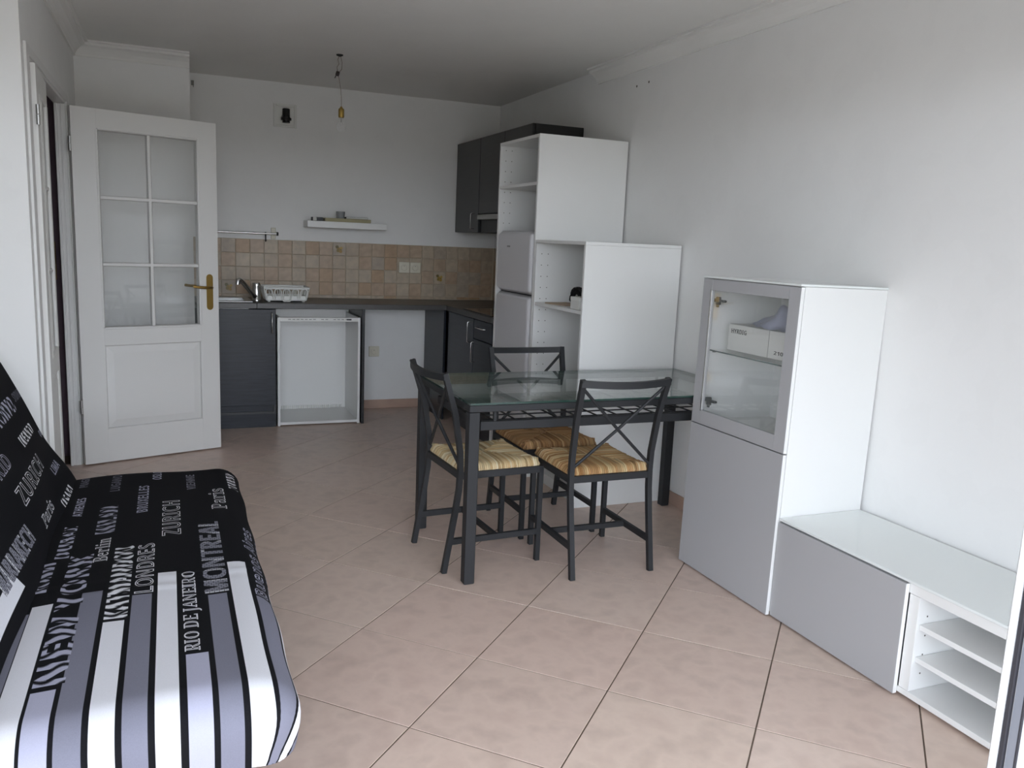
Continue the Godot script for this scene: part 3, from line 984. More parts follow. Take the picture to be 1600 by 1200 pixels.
	b.bar(V(-0.006, -0.012, 0), V(-0.01, -0.032, 0), 0.005, 0.005)
	put("connector", b, mat(Color(0.12, 0.05, 0.05), 0.5), t)
	b = MB.new()
	b.xf = Transform3D(Basis(), V(0.012, -0.37, 0))
	b.lathe([V2(0, 0.066), V2(0.006, 0.066), V2(0.0085, 0.058), V2(0.0165, 0.052), V2(0.018, 0.046), V2(0.018, 0.006), V2(0.016, 0.0), V2(0, 0.0)], 18)
	put("socket", b, mat(Color(0.66, 0.55, 0.30), 0.35, 0.8), t)
	b = MB.new()
	b.xf = Transform3D(Basis(), V(0.012, -0.37, 0))
	b.lathe([V2(0.0145, 0.0), V2(0.015, -0.010), V2(0.021, -0.025), V2(0.028, -0.042), V2(0.030, -0.055), V2(0.027, -0.070), V2(0.018, -0.081), V2(0.0, -0.085)], 20)
	put("bulb", b, M.bulb_glass, t)
	b = MB.new()
	b.xf = Transform3D(Basis(), V(0.012, -0.37, 0))
	b.tube([V(0, 0, 0), V(0, -0.026, 0)], 0.0035, 8)
	b.tube([V(-0.01, -0.042, 0), V(-0.004, -0.024, 0), V(0.004, -0.024, 0), V(0.01, -0.042, 0), V(0.0, -0.046, 0.004), V(-0.01, -0.042, 0)], 0.0007, 5)
	put("filament", b, M.brushed, t)
	# small things left in the walls
	b = MB.new()
	b.tube([V(0, 0.02, 0), V(0, 0.008, 0.014), V(0.004, -0.008, 0.018), V(0.006, -0.022, 0.010)], 0.0025, 8)
	b.box(V(-0.010, -0.010, 0), V(0.010, 0.024, 0.002), 0.0005)
	tag(put("wall_hook", b, mat(Color(0.58, 0.58, 0.56), 0.6)), "small dark hook high on the kitchen wall beside the boxed-in duct", "hook")
	get_node("wall_hook").position = V(0.19, 2.395, ZB)
	for e in [[-4.384, 2.304, "left one of two screw holes high on the right wall"], [-4.252, 2.308, "right one of two screw holes high on the right wall"]]:
		b = MB.new()
		b.xf = Transform3D(Basis(Vector3.BACK, PI / 2), V(XR, e[1], e[0]))
		b.lathe([V2(0, 0.0012), V2(0.006, 0.0012), V2(0.007, 0.0), V2(0, 0)], 10)
		tag(put("wall_plug", b, M.hole), e[2], "wall plug")
# ---------------------------------------------------------------- tall cabinets with the fridge
func pin_holes(xs: Array, y0: float, y1: float, step: float, z: float) -> MB:
	var b := MB.new()
	var y := y0
	while y < y1:
		for x in xs:
			b.xf = Transform3D(Basis(Vector3.RIGHT, PI / 2), V(x, y, z))
			b.lathe([V2(0, 0.0007), V2(0.0030, 0.0007), V2(0.0030, 0)], 8, true)
		y += step
	return b

func build_fridge_corner() -> void:
	# housing of the fridge
	var z0 := -5.028
	var z1 := -4.415
	var t := thing("fridge_cabinet", "tall white open-fronted cabinet built round the fridge, with a shelf above it", "cabinet", V(1.948, 0.004, z0))
	var d := z1 - z0
	var w := XR - 0.012 - 1.948
	var h := 1.992
	put("side_panel", boxes([[V(0, 0, 0), V(w, h, 0.018)]], 0.0015), M.melamine, t)
	put("side_panel", boxes([[V(0, 0, d - 0.018), V(w, h, d)]], 0.0015), M.melamine, t)
	put("top_panel", boxes([[V(0.001, h - 0.018, 0.018), V(w, h, d - 0.018)]], 0.0015), M.melamine, t)
	put("back_panel", boxes([[V(w - 0.006, 1.47, 0.018), V(w, h - 0.018, d - 0.018)]], 0.0), M.melamine, t)
	put("shelf", boxes([[V(0.003, 1.710, 0.0185), V(w - 0.006, 1.728, d - 0.0185)]], 0.0015), M.melamine, t)
	var ph := put("pin_hole", pin_holes([0.035, 0.075], 1.50, 1.97, 0.064, 0.018), M.hole, t)
	ph.set_meta("kind", "stuff")
	t = thing("fridge", "white two-door fridge freezer standing inside the tall white cabinet", "fridge", V(1.936, 0.004, z0 + 0.040))
	var fw := d - 0.078
	put("body", boxes([[V(0.08, 0.02, 0.0), V(0.56, 1.45, fw)]], 0.006), M.fridge, t)
	var fd := put("freezer_door", boxes([[V(0, 1.081, 0.002), V(0.075, 1.452, fw - 0.002)]], 0.026), M.fridge, t)
	put("door", boxes([[V(0, 0.05, 0.002), V(0.075, 1.074, fw - 0.002)]], 0.026), M.fridge, t)
	put("door_gasket", boxes([[V(0.035, 0.06, 0.014), V(0.08, 1.44, fw - 0.014)]], 0.0), M.gasket, t)
	put("badge", boxes([[V(-0.0012, 1.352, 0.175), V(0.001, 1.362, 0.225)]], 0.0005), mat(Color(0.55, 0.55, 0.56), 0.4), fd)
	for e in [[V(0.08, 0, 0.03), V(0.12, 0.02, 0.07)], [V(0.08, 0, fw - 0.07), V(0.12, 0.02, fw - 0.03)], [V(0.45, 0, 0.03), V(0.5, 0.02, 0.07)], [V(0.45, 0, fw - 0.07), V(0.5, 0.02, fw - 0.03)]]:
		put("foot", boxes([e], 0.002), M.rubber, t)
	# lower open cabinet in front of it
	z0 = -4.41
	z1 = -3.782
	d = z1 - z0
	h = 1.402
	t = thing("shelf_cabinet", "lower white open-fronted cabinet with a shelf, standing against the fridge cabinet", "cabinet", V(1.948, 0.004, z0))
	put("side_panel", boxes([[V(0, 0, 0), V(w, h - 0.018, 0.018)]], 0.0015), M.melamine, t)
	put("side_panel", boxes([[V(0, 0, d - 0.018), V(w, h - 0.018, d)]], 0.0015), M.melamine, t)
	put("top_panel", boxes([[V(0, h - 0.018, 0), V(w, h, d)]], 0.002), M.melamine, t)
	put("bottom_panel", boxes([[V(0.001, 0.075, 0.018), V(w, 0.093, d - 0.018)]], 0.0015), M.melamine, t)
	put("plinth", boxes([[V(0.05, 0.0, 0.018), V(0.066, 0.075, d - 0.018)]], 0.001), M.melamine, t)
	put("back_panel", boxes([[V(w - 0.006, 0.093, 0.018), V(w, h - 0.018, d - 0.018)]], 0.0), M.melamine, t)
	put("shelf", boxes([[V(0.004, 1.030, 0.0185), V(w - 0.006, 1.049, d - 0.0185)]], 0.0015), M.melamine, t)
	put("shelf", boxes([[V(0.004, 0.55, 0.0185), V(w - 0.006, 0.569, d - 0.0185)]], 0.0015), M.melamine, t)
	ph = put("pin_hole", pin_holes([0.035, 0.075], 0.30, 1.36, 0.064, 0.018), M.hole, t)
	ph.set_meta("kind", "stuff")
	# left lying on its shelf
	var y := 1.0535
	var s := thing("small_box", "little white box standing at the front of the shelf cabinet's shelf", "box", V(1.985, y, -3.905), 0.0)
	put("box_body", boxes([[V(-0.02, 0, -0.05), V(0.06, 0.062, 0.05)]], 0.002), M.card, s)
	put("lid", boxes([[V(-0.021, 0.045, -0.051), V(0.061, 0.0645, 0.051)]], 0.002), M.white_plastic, s)
	var b := MB.new()
	var coil := []
	for k in 60:
		var a := TAU * k / 15.0
		coil.append(V(0.012 * sin(k * 0.7), 0.052 + 0.044 * cos(a), 0.046 * sin(a) + 0.006 * cos(k * 0.9)))
	b.tube(coil, 0.007, 7)
	for k in 3:
		var ring := []
		for q in 13:
			var a := TAU * q / 12.0
			ring.append(V(-0.01 + 0.01 * k, 0.05 + (0.02 + 0.01 * k) * cos(a), (0.02 + 0.01 * k) * sin(a)))
		b.tube(ring, 0.008, 7)
	var cable := thing("cable_coil", "black coiled cable on the shelf behind the little white box", "cable", V(2.06, y + 0.006, -4.06), 0.35)
	put("coil", b, M.black_plastic, cable)
	var pl := MB.new()
	pl.box(V(-0.018, 0.03, 0.05), V(0.018, 0.072, 0.11), 0.006)
	pl.tube([V(0, 0.06, 0.10), V(0.0, 0.10, 0.12), V(0.01, 0.16, 0.115), V(0.0, 0.20, 0.12)], 0.004, 6)
	put("plug", pl, M.black_plastic, cable)
	var lf := thing("leaflet", "flat pale leaflet lying under the black cable", "leaflet", V(2.06, y, -4.20), 0.2)
	put("paper", boxes([[V(-0.075, 0, -0.10), V(0.075, 0.006, 0.09)]], 0.001), mat(Color(0.70, 0.62, 0.53), 0.8), lf)
	var br := thing("lamp_fitting", "thin dark metal fitting leaning at the back of the shelf", "fitting", V(2.17, y, -3.905))
	b = MB.new()
	b.tube([V(0, 0.0, 0.0), V(0, 0.07, 0.01), V(0.0, 0.13, 0.0), V(0.0, 0.20, 0.015)], 0.0035, 7)
	b.box(V(-0.02, 0.115, -0.045), V(0.02, 0.121, 0.03), 0.001)
	b.lathe([V2(0, 0), V2(0.025, 0), V2(0.024, 0.006), V2(0, 0.008)], 14)
	put("rod", b, M.dark_metal, br)

# ---------------------------------------------------------------- glazed display cabinet
func build_display_cabinet() -> void:
	# stands off the wall by the skirting and leans back against it a little
	var t := thing("display_cabinet", "tall white cabinet with a grey framed glass door above a plain grey one", "cabinet", V(2.097, 0.004, -2.69))
	t.rotation.z = -0.0135
	var hw := 0.30
	var dp := 0.416
	var fx := 0.018
	var h := 1.268
	put("side_panel", boxes([[V(fx, 0.02, hw - 0.018), V(dp, h, hw)]], 0.0015), M.melamine, t)
	put("side_panel", boxes([[V(fx, 0.02, -hw), V(dp, h, -hw + 0.018)]], 0.0015), M.melamine, t)
	put("bottom_panel", boxes([[V(fx, 0.02, -hw + 0.018), V(dp, 0.042, hw - 0.018)]], 0.0015), M.melamine, t)
	put("middle_panel", boxes([[V(fx, 0.640, -hw + 0.018), V(dp - 0.006, 0.656, hw - 0.018)]], 0.0015), M.melamine, t)
	put("top_rail", boxes([[V(fx, h - 0.026, -hw + 0.018), V(dp - 0.006, h, hw - 0.018)]], 0.0015), M.melamine, t)
	put("back_panel", boxes([[V(dp - 0.006, 0.042, -hw + 0.018), V(dp, h, hw - 0.018)]], 0.0), M.melamine, t)
	put("top_plate", boxes([[V(-0.004, h + 0.0005, -hw - 0.002), V(dp, h + 0.010, hw + 0.002)]], 0.002), M.back_glass, t)
	for e in [[V(0.05, 0.0, -0.27), V(0.09, 0.02, -0.23)], [V(0.05, 0.0, 0.23), V(0.09, 0.02, 0.27)], [V(0.34, 0.0, -0.27), V(0.38, 0.02, -0.23)], [V(0.34, 0.0, 0.23), V(0.38, 0.02, 0.27)]]:
		put("foot", boxes([e], 0.002), M.rubber, t)
	var ld := put("door", boxes([[V(0, 0.006, -hw + 0.001), V(0.016, 0.641, hw - 0.001)]], 0.0012), M.grey_front, t)
	ld.set_meta("label", "plain grey lower door")
	put("edge_band", boxes([[V(0.001, 0.007, hw - 0.0012), V(0.0155, 0.640, hw - 0.0004)]], 0.0), M.melamine, ld)
	var gd := put("glass_door", boxes([
		[V(0, 0.645, -hw + 0.001), V(0.016, 1.266, -hw + 0.066)], [V(0, 0.645, hw - 0.062), V(0.016, 1.266, hw - 0.001)],
		[V(0, 1.218, -hw + 0.066), V(0.016, 1.266, hw - 0.062)], [V(0, 0.645, -hw + 0.066), V(0.016, 0.705, hw - 0.062)]], 0.0015), M.grey_front, t)
	gd.set_meta("label", "grey framed glass door")
	put("glass_pane", boxes([[V(0.005, 0.705, -hw + 0.066), V(0.009, 1.218, hw - 0.062)]], 0.0), M.pane, gd)
	put("edge_band", boxes([[V(0.001, 0.646, hw - 0.0012), V(0.0155, 1.265, hw - 0.0004)]], 0.0), M.melamine, gd)
	put("edge_strip", boxes([[V(-0.0015, 0.70, -hw + 0.058), V(0.002, 1.222, -hw + 0.0655)]], 0.001), M.steel, gd)
	for y in [0.745, 1.175]:
		var b := MB.new()
		b.box(V(0.017, y - 0.016, -hw + 0.072), V(0.03, y + 0.018, -hw + 0.096), 0.003)
		b.box(V(0.022, y - 0.006, -hw + 0.02), V(0.075, y + 0.008, -hw + 0.034), 0.003)
		b.box(V(0.026, y - 0.004, -hw + 0.03), V(0.045, y + 0.006, -hw + 0.115), 0.003)
		b.box(V(0.02, y - 0.026, -hw + 0.074), V(0.028, y - 0.014, -hw + 0.088), 0.002)
		put("hinge", b, M.dark_metal, gd)
	var gs := put("glass_shelf", boxes([[V(0.045, 0.958, -hw + 0.019), V(dp - 0.008, 0.963, hw - 0.019)]], 0.0), M.shelf_glass, t)
	put("shelf_edge", boxes([[V(0.0435, 0.9578, -hw + 0.02), V(0.0452, 0.9632, hw - 0.02)]], 0.0), M.glass_edge, gs)
	var pins := MB.new()
	for z in [-hw + 0.024, hw - 0.024]:
		for x in [0.07, 0.34]:
			pins.box(V(x - 0.006, 0.950, z - 0.006), V(x + 0.006, 0.958, z + 0.006), 0.001)
	put("shelf_pin", pins, M.dark_metal, t)
	# white box with small black print, and a crumpled bag on it
	var y := 0.9715
	var bx := thing("carton", "white carton with small black print on the glass shelf of the display cabinet", "carton", V(2.29, y, -2.70), 0.0)
	bx.rotation.z = -0.0135
	put("box_body", boxes([[V(-0.085, 0, -0.215), V(0.125, 0.112, 0.20)]], 0.003), M.card, bx)
	put("flap_line", boxes([[V(-0.0858, 0.002, 0.048), V(-0.084, 0.111, 0.0505)]], 0.0), mat(Color(0.55, 0.55, 0.54), 0.8), bx)
	text_mesh("HYRDIG", 0.026, M.ink, bx, Transform3D(Basis(Vector3.UP, -PI / 2), V(-0.0855, 0.083, -0.195)), 0.10, "print")
	text_mesh("210", 0.020, M.ink, bx, Transform3D(Basis(Vector3.UP, -PI / 2), V(-0.0855, 0.026, 0.085)), 0.055, "print")
	var bag := thing("plastic_bag", "bluish grey folded plastic bag lying over the white carton", "bag", V(2.285, y + 0.1135, -2.685))
	bag.rotation.z = -0.0135
	var rows := []
	var uvs := []
	for i in 15:
		var line := []
		var ul := []
		for j in 19:
			var u := i / 14.0
			var v := j / 18.0
			var lift := 0.088 * exp(-pow((u - 0.55) / 0.30, 2.0)) * (0.30 + 0.70 * exp(-pow((v - 0.55) / 0.26, 2.0)))
			line.append(V(-0.10 + 0.19 * u + 0.012 * sin(v * 9.0), 0.004 + lift + 0.006 * sin(u * 13.0 + v * 7.0) * sin(v * 11.0) + 0.006, -0.10 + 0.22 * v + 0.015 * sin(u * 6.0)))
			ul.append(V2(u, v))
		rows.append(line)
		uvs.append(ul)
	var bm := MB.new()
	bm.grid(rows, uvs, Vector3.UP)
	var low := []
	for line in rows:
		var l2 := []
		for p in line: l2.append(V(p.x, maxf(0.0005, p.y - 0.005), p.z))
		low.append(l2)
	bm.grid(low, uvs, Vector3.DOWN)
	put("sheet", bm, mat(Color(0.66, 0.67, 0.76), 0.35, 0.0, {"backlight_enabled": true, "backlight": g(0.3)}), bag)

func font(bold := true, serif := false) -> SystemFont:
	var f := SystemFont.new()
	f.font_names = PackedStringArray(["Droid Serif" if serif else "Droid Sans"])
	f.font_weight = 700 if bold else 400
	return f

# lettering as thin raised print; "wide" is the width of the word
func text_mesh(s: String, size: float, m: Material, parent: Node, at: Transform3D, wide: float, called: String) -> void:
	var tm := TextMesh.new()
	tm.text = s
	tm.font = font()
	tm.font_size = 32
	tm.pixel_size = size / 32.0
	tm.depth = 0.0006
	tm.horizontal_alignment = HORIZONTAL_ALIGNMENT_LEFT
	var o := MeshInstance3D.new()
	o.name = called
	o.mesh = tm
	o.material_override = m
	parent.add_child(o, true)
	var w := tm.get_aabb().size.x
	o.transform = at * Transform3D(Basis().scaled(V(wide / maxf(w, 0.001), 1, 1)), Vector3.ZERO)

# ---------------------------------------------------------------- low bench for a television
func build_tv_bench() -> void:
	var t := thing("tv_bench", "low white bench with a glass top, grey drawer and open shelves, along the right wall", "bench", V(2.112, 0.004, -2.388))
	var L := 1.198
	var dp := 0.404
	var fx := 0.018
	var h := 0.385
	put("side_panel", boxes([[V(fx, 0.014, 0), V(dp, h, 0.018)]], 0.0015), M.melamine, t)
	put("side_panel", boxes([[V(fx, 0.014, L - 0.018), V(dp, h, L)]], 0.0015), M.melamine, t)
	put("partition", boxes([[V(fx, 0.0345, 0.602), V(dp - 0.0065, h - 0.0365, 0.640)]], 0.001), M.melamine, t)
	put("bottom_panel", boxes([[V(fx, 0.014, 0.018), V(dp, 0.034, L - 0.018)]], 0.0015), M.melamine, t)
	put("top_panel", boxes([[V(fx, h - 0.036, 0.018), V(dp, h, L - 0.018)]], 0.0015), M.melamine, t)
	put("back_panel", boxes([[V(dp - 0.006, 0.034, 0.018), V(dp, h - 0.03, L - 0.018)]], 0.0), M.melamine, t)
	put("top_plate", boxes([[V(0.004, h + 0.001, 0), V(dp, h + 0.011, L)]], 0.002), M.back_glass, t).set_meta("label", "pale glossy glass top")
	var dr := put("drawer", boxes([[V(0, 0.008, 0.002), V(0.016, h - 0.004, 0.599)]], 0.0012), M.grey_front, t)
	dr.set_meta("label", "plain grey drawer front")
	put("edge_band", boxes([[V(0.001, 0.009, 0.5988), V(0.0155, h - 0.005, 0.5996)]], 0.0), M.melamine, dr)
	for y in [0.133, 0.241]:
		put("shelf", boxes([[V(fx + 0.012, y, 0.641), V(dp - 0.006, y + 0.018, L - 0.019)]], 0.0015), M.melamine, t)
	for e in [[V(0.045, 0, 0.62), V(0.085, 0.014, 0.66)], [V(0.045, 0, 0.02), V(0.085, 0.014, 0.06)], [V(0.045, 0, L - 0.06), V(0.085, 0.014, L - 0.02)], [V(0.34, 0, 0.02), V(0.38, 0.014, 0.06)], [V(0.34, 0, L - 0.06), V(0.38, 0.014, L - 0.02)]]:
		put("foot", boxes([e], 0.002), M.rubber, t)
	var ph := pin_holes([0.06, 0.32], 0.09, 0.33, 0.064, 0.640)
	put("pin_hole", ph, M.hole, t).set_meta("kind", "stuff")

# ---------------------------------------------------------------- table
func build_table() -> void:
	var t := thing("dining_table", "dark grey metal dining table with a clear glass top and a wire shelf below it", "table", V(1.077, 0.004, -3.735))
	var L := 1.42
	var D := 0.735
	var s := 0.046
	var H := 0.744
	for e in [[0.0, 0.0], [L - s, 0.0], [0.0, D - s], [L - s, D - s]]:
		put("leg", boxes([[V(e[0], 0.0, e[1]), V(e[0] + s, H - 0.028, e[1] + s)]], 0.004), M.dark_metal, t)
	put("top_frame", boxes([
		[V(0, H - 0.028, 0), V(L, H, 0.046)], [V(0, H - 0.028, D - 0.046), V(L, H, D)],
		[V(0, H - 0.028, 0.046), V(0.046, H, D - 0.046)], [V(L - 0.046, H - 0.028, 0.046), V(L, H, D - 0.046)]], 0.003), M.dark_metal, t)
	var gl := put("glass_top", boxes([[V(0.004, H + 0.0005, 0.004), V(L - 0.004, H + 0.0085, D - 0.004)]], 0.0), M.table_glass, t)
	var e2 := boxes([[V(0.003, H + 0.0005, 0.003), V(0.0045, H + 0.0084, D - 0.003)], [V(L - 0.0045, H + 0.0005, 0.003), V(L - 0.003, H + 0.0084, D - 0.003)], [V(0.003, H + 0.0005, 0.003), V(L - 0.003, H + 0.0084, 0.0045)], [V(0.003, H + 0.0005, D - 0.0045), V(L - 0.003, H + 0.0084, D - 0.003)]], 0.0)
	put("glass_edge", e2, M.glass_edge, gl)
	# hanging shelf of crossed wires in its own frame
	var y := 0.642
	var i := 0.075
	var f := MB.new()
	f.box(V(i, y - 0.019, D - i - 0.02), V(L - 0.05, y + 0.019, D - i), 0.003)
	f.box(V(i, y - 0.019, i), V(L - 0.05, y + 0.019, i + 0.02), 0.003)
	f.box(V(i, y - 0.019, i + 0.02), V(i + 0.02, y + 0.019, D - i - 0.02), 0.003)
	f.box(V(L - 0.07, y - 0.019, i + 0.02), V(L - 0.05, y + 0.019, D - i - 0.02), 0.003)
	for x in [0.14, L - 0.16]:
		for z in [i + 0.01, D - i - 0.01]:
			f.bar(V(x, y + 0.015, z), V(x, H - 0.016, z), 0.012, 0.012)
			f.bar(V(x, H - 0.018, z), V(x, H - 0.018, 0.02 if z < D / 2 else D - 0.02), 0.012, 0.008)
	var sh := put("shelf_frame", f, M.dark_metal, t)
	var w := MB.new()
	for k in 13:
		var x := i + 0.02 + (L - i - 0.09) * (k + 0.5) / 13.0
		w.bar(V(x, y + 0.016, i + 0.01), V(x, y + 0.016, D - i - 0.01), 0.007, 0.006)
	for k in 6:
		var z := i + 0.02 + (D - 2 * i - 0.04) * (k + 0.5) / 6.0
		w.bar(V(i + 0.01, y + 0.010, z), V(L - 0.06, y + 0.010, z), 0.007, 0.006)
	put("wire_grid", w, M.dark_metal, sh)

# ---------------------------------------------------------------- chairs
func rush_seat(w: float, d: float, y: float, shades: Array, seed_: int) -> MB:
	var r := RandomNumberGenerator.new()
	r.seed = seed_
	var b := MB.new()
	var th := 0.034
	# body under the strands
	b.col = shades[0].darkened(0.45)
	b.box(V(-w / 2 + 0.006, y - 0.016, -d / 2 + 0.006), V(w / 2 - 0.006, y + 0.010, d / 2 - 0.006), 0.008)
	# each side: strands lie square to their rail, go over it, and run in to the diagonal
	for side in 4:
		var along: float = w if side % 2 == 0 else d
		var deep: float = d if side % 2 == 0 else w
		var n := int(along / 0.0092)
		b.xf = Transform3D(Basis(Vector3.UP, PI / 2 * side), Vector3.ZERO)
		for k in n:
			var p := -along / 2 + along * (k + 0.5) / n
			var reach := (along / 2 - absf(p)) / (along / 2) * deep / 2
			reach = maxf(reach, 0.012)
			var pw := along / n * r.randf_range(0.52, 0.66)
			var hh := r.randf_range(-0.0015, 0.0015)
			var c: Color = shades[r.randi() % shades.size()]
			b.col = c.lightened(r.randf_range(0.0, 0.10)) if r.randf() < 0.5 else c.darkened(r.randf_range(0.0, 0.16))
			var skew := r.randf_range(-0.004, 0.004)
			var path := [V(p, y - th * 0.55, deep / 2 - 0.002), V(p, y - 0.006, deep / 2 + 0.003), V(p, y + 0.010 + hh, deep / 2 - 0.008)]
			for q in 5:
				var f := (q + 1) / 5.0
				path.append(V(p + skew * f, y + 0.014 + hh + 0.006 * sin(PI * 0.5 * f) - 0.004 * f * f, deep / 2 - 0.008 - (reach - 0.006) * f))
			b.sweep(path, [V2(pw, -0.002), V2(pw * 0.7, 0.003), V2(0, 0.0046), V2(-pw * 0.7, 0.003), V2(-pw, -0.002)], true, false, false, Vector3.BACK)
	b.xf = Transform3D()
	return b

func make_chair(shades: Array, seed_: int) -> Node3D:
	# seat looks towards +z; the feet stand at y = 0
	var t := thing("dining_chair", "", "chair", Vector3.ZERO, 0.0, "metal chairs with rush seats round the glass table")
	var hw := 0.189
	var zb := -0.165
	var zf := 0.212
	var sy := 0.432
	var top := 0.852
	var tw := 0.022
	for s in [-1.0, 1.0]:
		var x: float = s * hw
		var prof := [V2(tw / 2, -tw / 2), V2(tw / 2, tw / 2), V2(-tw / 2, tw / 2), V2(-tw / 2, -tw / 2)]
		var b := MB.new()
		b.sweep([V(x, 0, zb - 0.062), V(x, 0.12, zb - 0.042), V(x, 0.26, zb - 0.018), V(x, 0.36, zb - 0.004), V(x, 0.44, zb), V(x, 0.52, zb - 0.004), V(x * 1.02, 0.68, zb - 0.032), V(x * 1.05, top, zb - 0.085)], prof, false, true, true, Vector3.RIGHT)
		put("back_post", b, M.dark_metal, t)
		b = MB.new()
		b.bar(V(x, 0, zf), V(x, sy - 0.01, zf), tw, tw, Vector3.RIGHT)
		put("front_leg", b, M.dark_metal, t)
		b = MB.new()
		b.bar(V(x, 0.135, zb - 0.040), V(x, 0.135, zf), 0.018, 0.026)
		put("stretcher", b, M.dark_metal, t)
	var b := MB.new()
	b.bar(V(-hw, 0.135, 0.01), V(hw, 0.135, 0.01), 0.018, 0.024)
	put("stretcher", b, M.dark_metal, t)
	b = MB.new()
	b.bar(V(-hw - tw / 2, sy - 0.014, zb), V(hw + tw / 2, sy - 0.014, zb), 0.02, 0.03)
	b.bar(V(-hw - tw / 2, sy - 0.014, zf), V(hw + tw / 2, sy - 0.014, zf), 0.02, 0.03)
	b.bar(V(-hw, sy - 0.014, zb), V(-hw, sy - 0.014, zf), 0.02, 0.03)
	b.bar(V(hw, sy - 0.014, zb), V(hw, sy - 0.014, zf), 0.02, 0.03)
	put("seat_frame", b, M.dark_metal, t)
	# bowed top rail
	var path := []
	for k in 13:
		var u := -1.0 + k / 6.0
		path.append(V(u * (hw * 1.05 + 0.006), top - 0.014 - 0.006 * (1.0 - u * u), zb - 0.083 - 0.035 * (1.0 - u * u)))
	b = MB.new()
	b.sweep(path, [V2(0.010, -0.014), V2(0.010, 0.014), V2(-0.010, 0.014), V2(-0.010, -0.014)], false, true, true, Vector3.UP)
	put("top_rail", b, M.dark_metal, t)
	# crossed stays of the back
	for s in [-1.0, 1.0]:
		b = MB.new()
		var o: float = 0.004 * s
		b.tube([V(-s * hw * 1.03, top - 0.035, zb - 0.075 + o), V(0, 0.63, zb - 0.036 + o), V(s * (hw - 0.004), sy + 0.03, zb + o)], 0.0072, 8)
		put("cross_stay", b, M.dark_metal, t)
	put("seat", rush_seat(0.372, 0.362, sy + 0.014, shades, seed_), M.straw, t, true).position.z = (zb + zf) / 2
	return t

func build_chairs() -> void:
	var golden := [Color(0.66, 0.51, 0.33), Color(0.74, 0.61, 0.43), Color(0.58, 0.42, 0.25), Color(0.69, 0.53, 0.35), Color(0.76, 0.66, 0.49)]
	var pale := [Color(0.77, 0.67, 0.50), Color(0.80, 0.72, 0.56), Color(0.70, 0.59, 0.42), Color(0.75, 0.63, 0.45), Color(0.81, 0.75, 0.61)]
	var brown := [Color(0.60, 0.44, 0.28), Color(0.53, 0.37, 0.22), Color(0.68, 0.53, 0.35), Color(0.63, 0.47, 0.30), Color(0.57, 0.43, 0.28)]
	var c := make_chair(golden, 7)
	c.position = V(1.716, 0.004, -3.148)
	c.rotation.y = PI
	tag(c, "metal chair with a golden rush seat, its crossed back turned to us before the table")
	# its two fellows are copies with a seat of their own shade
	var a: Node3D = c.duplicate()
	a.name = numbered("dining_chair")
	add_child(a)
	a.position = V(1.252, 0.004, -3.348)
	a.rotation.y = PI / 2 + 0.06
	(a.get_node("seat") as MeshInstance3D).mesh = rush_seat(0.372, 0.362, 0.446, pale, 17).mesh(true)
	tag(a, "dark metal chair with a pale straw seat at the left short end of the table")
	var f: Node3D = c.duplicate()
	f.name = numbered("dining_chair")
	add_child(f)
	f.position = V(1.700, 0.004, -3.648)
	f.rotation.y = 0.0
	(f.get_node("seat") as MeshInstance3D).mesh = rush_seat(0.372, 0.362, 0.446, brown, 27).mesh(true)
	tag(f, "metal chair with a brown rush seat on the far side of the table, facing us")
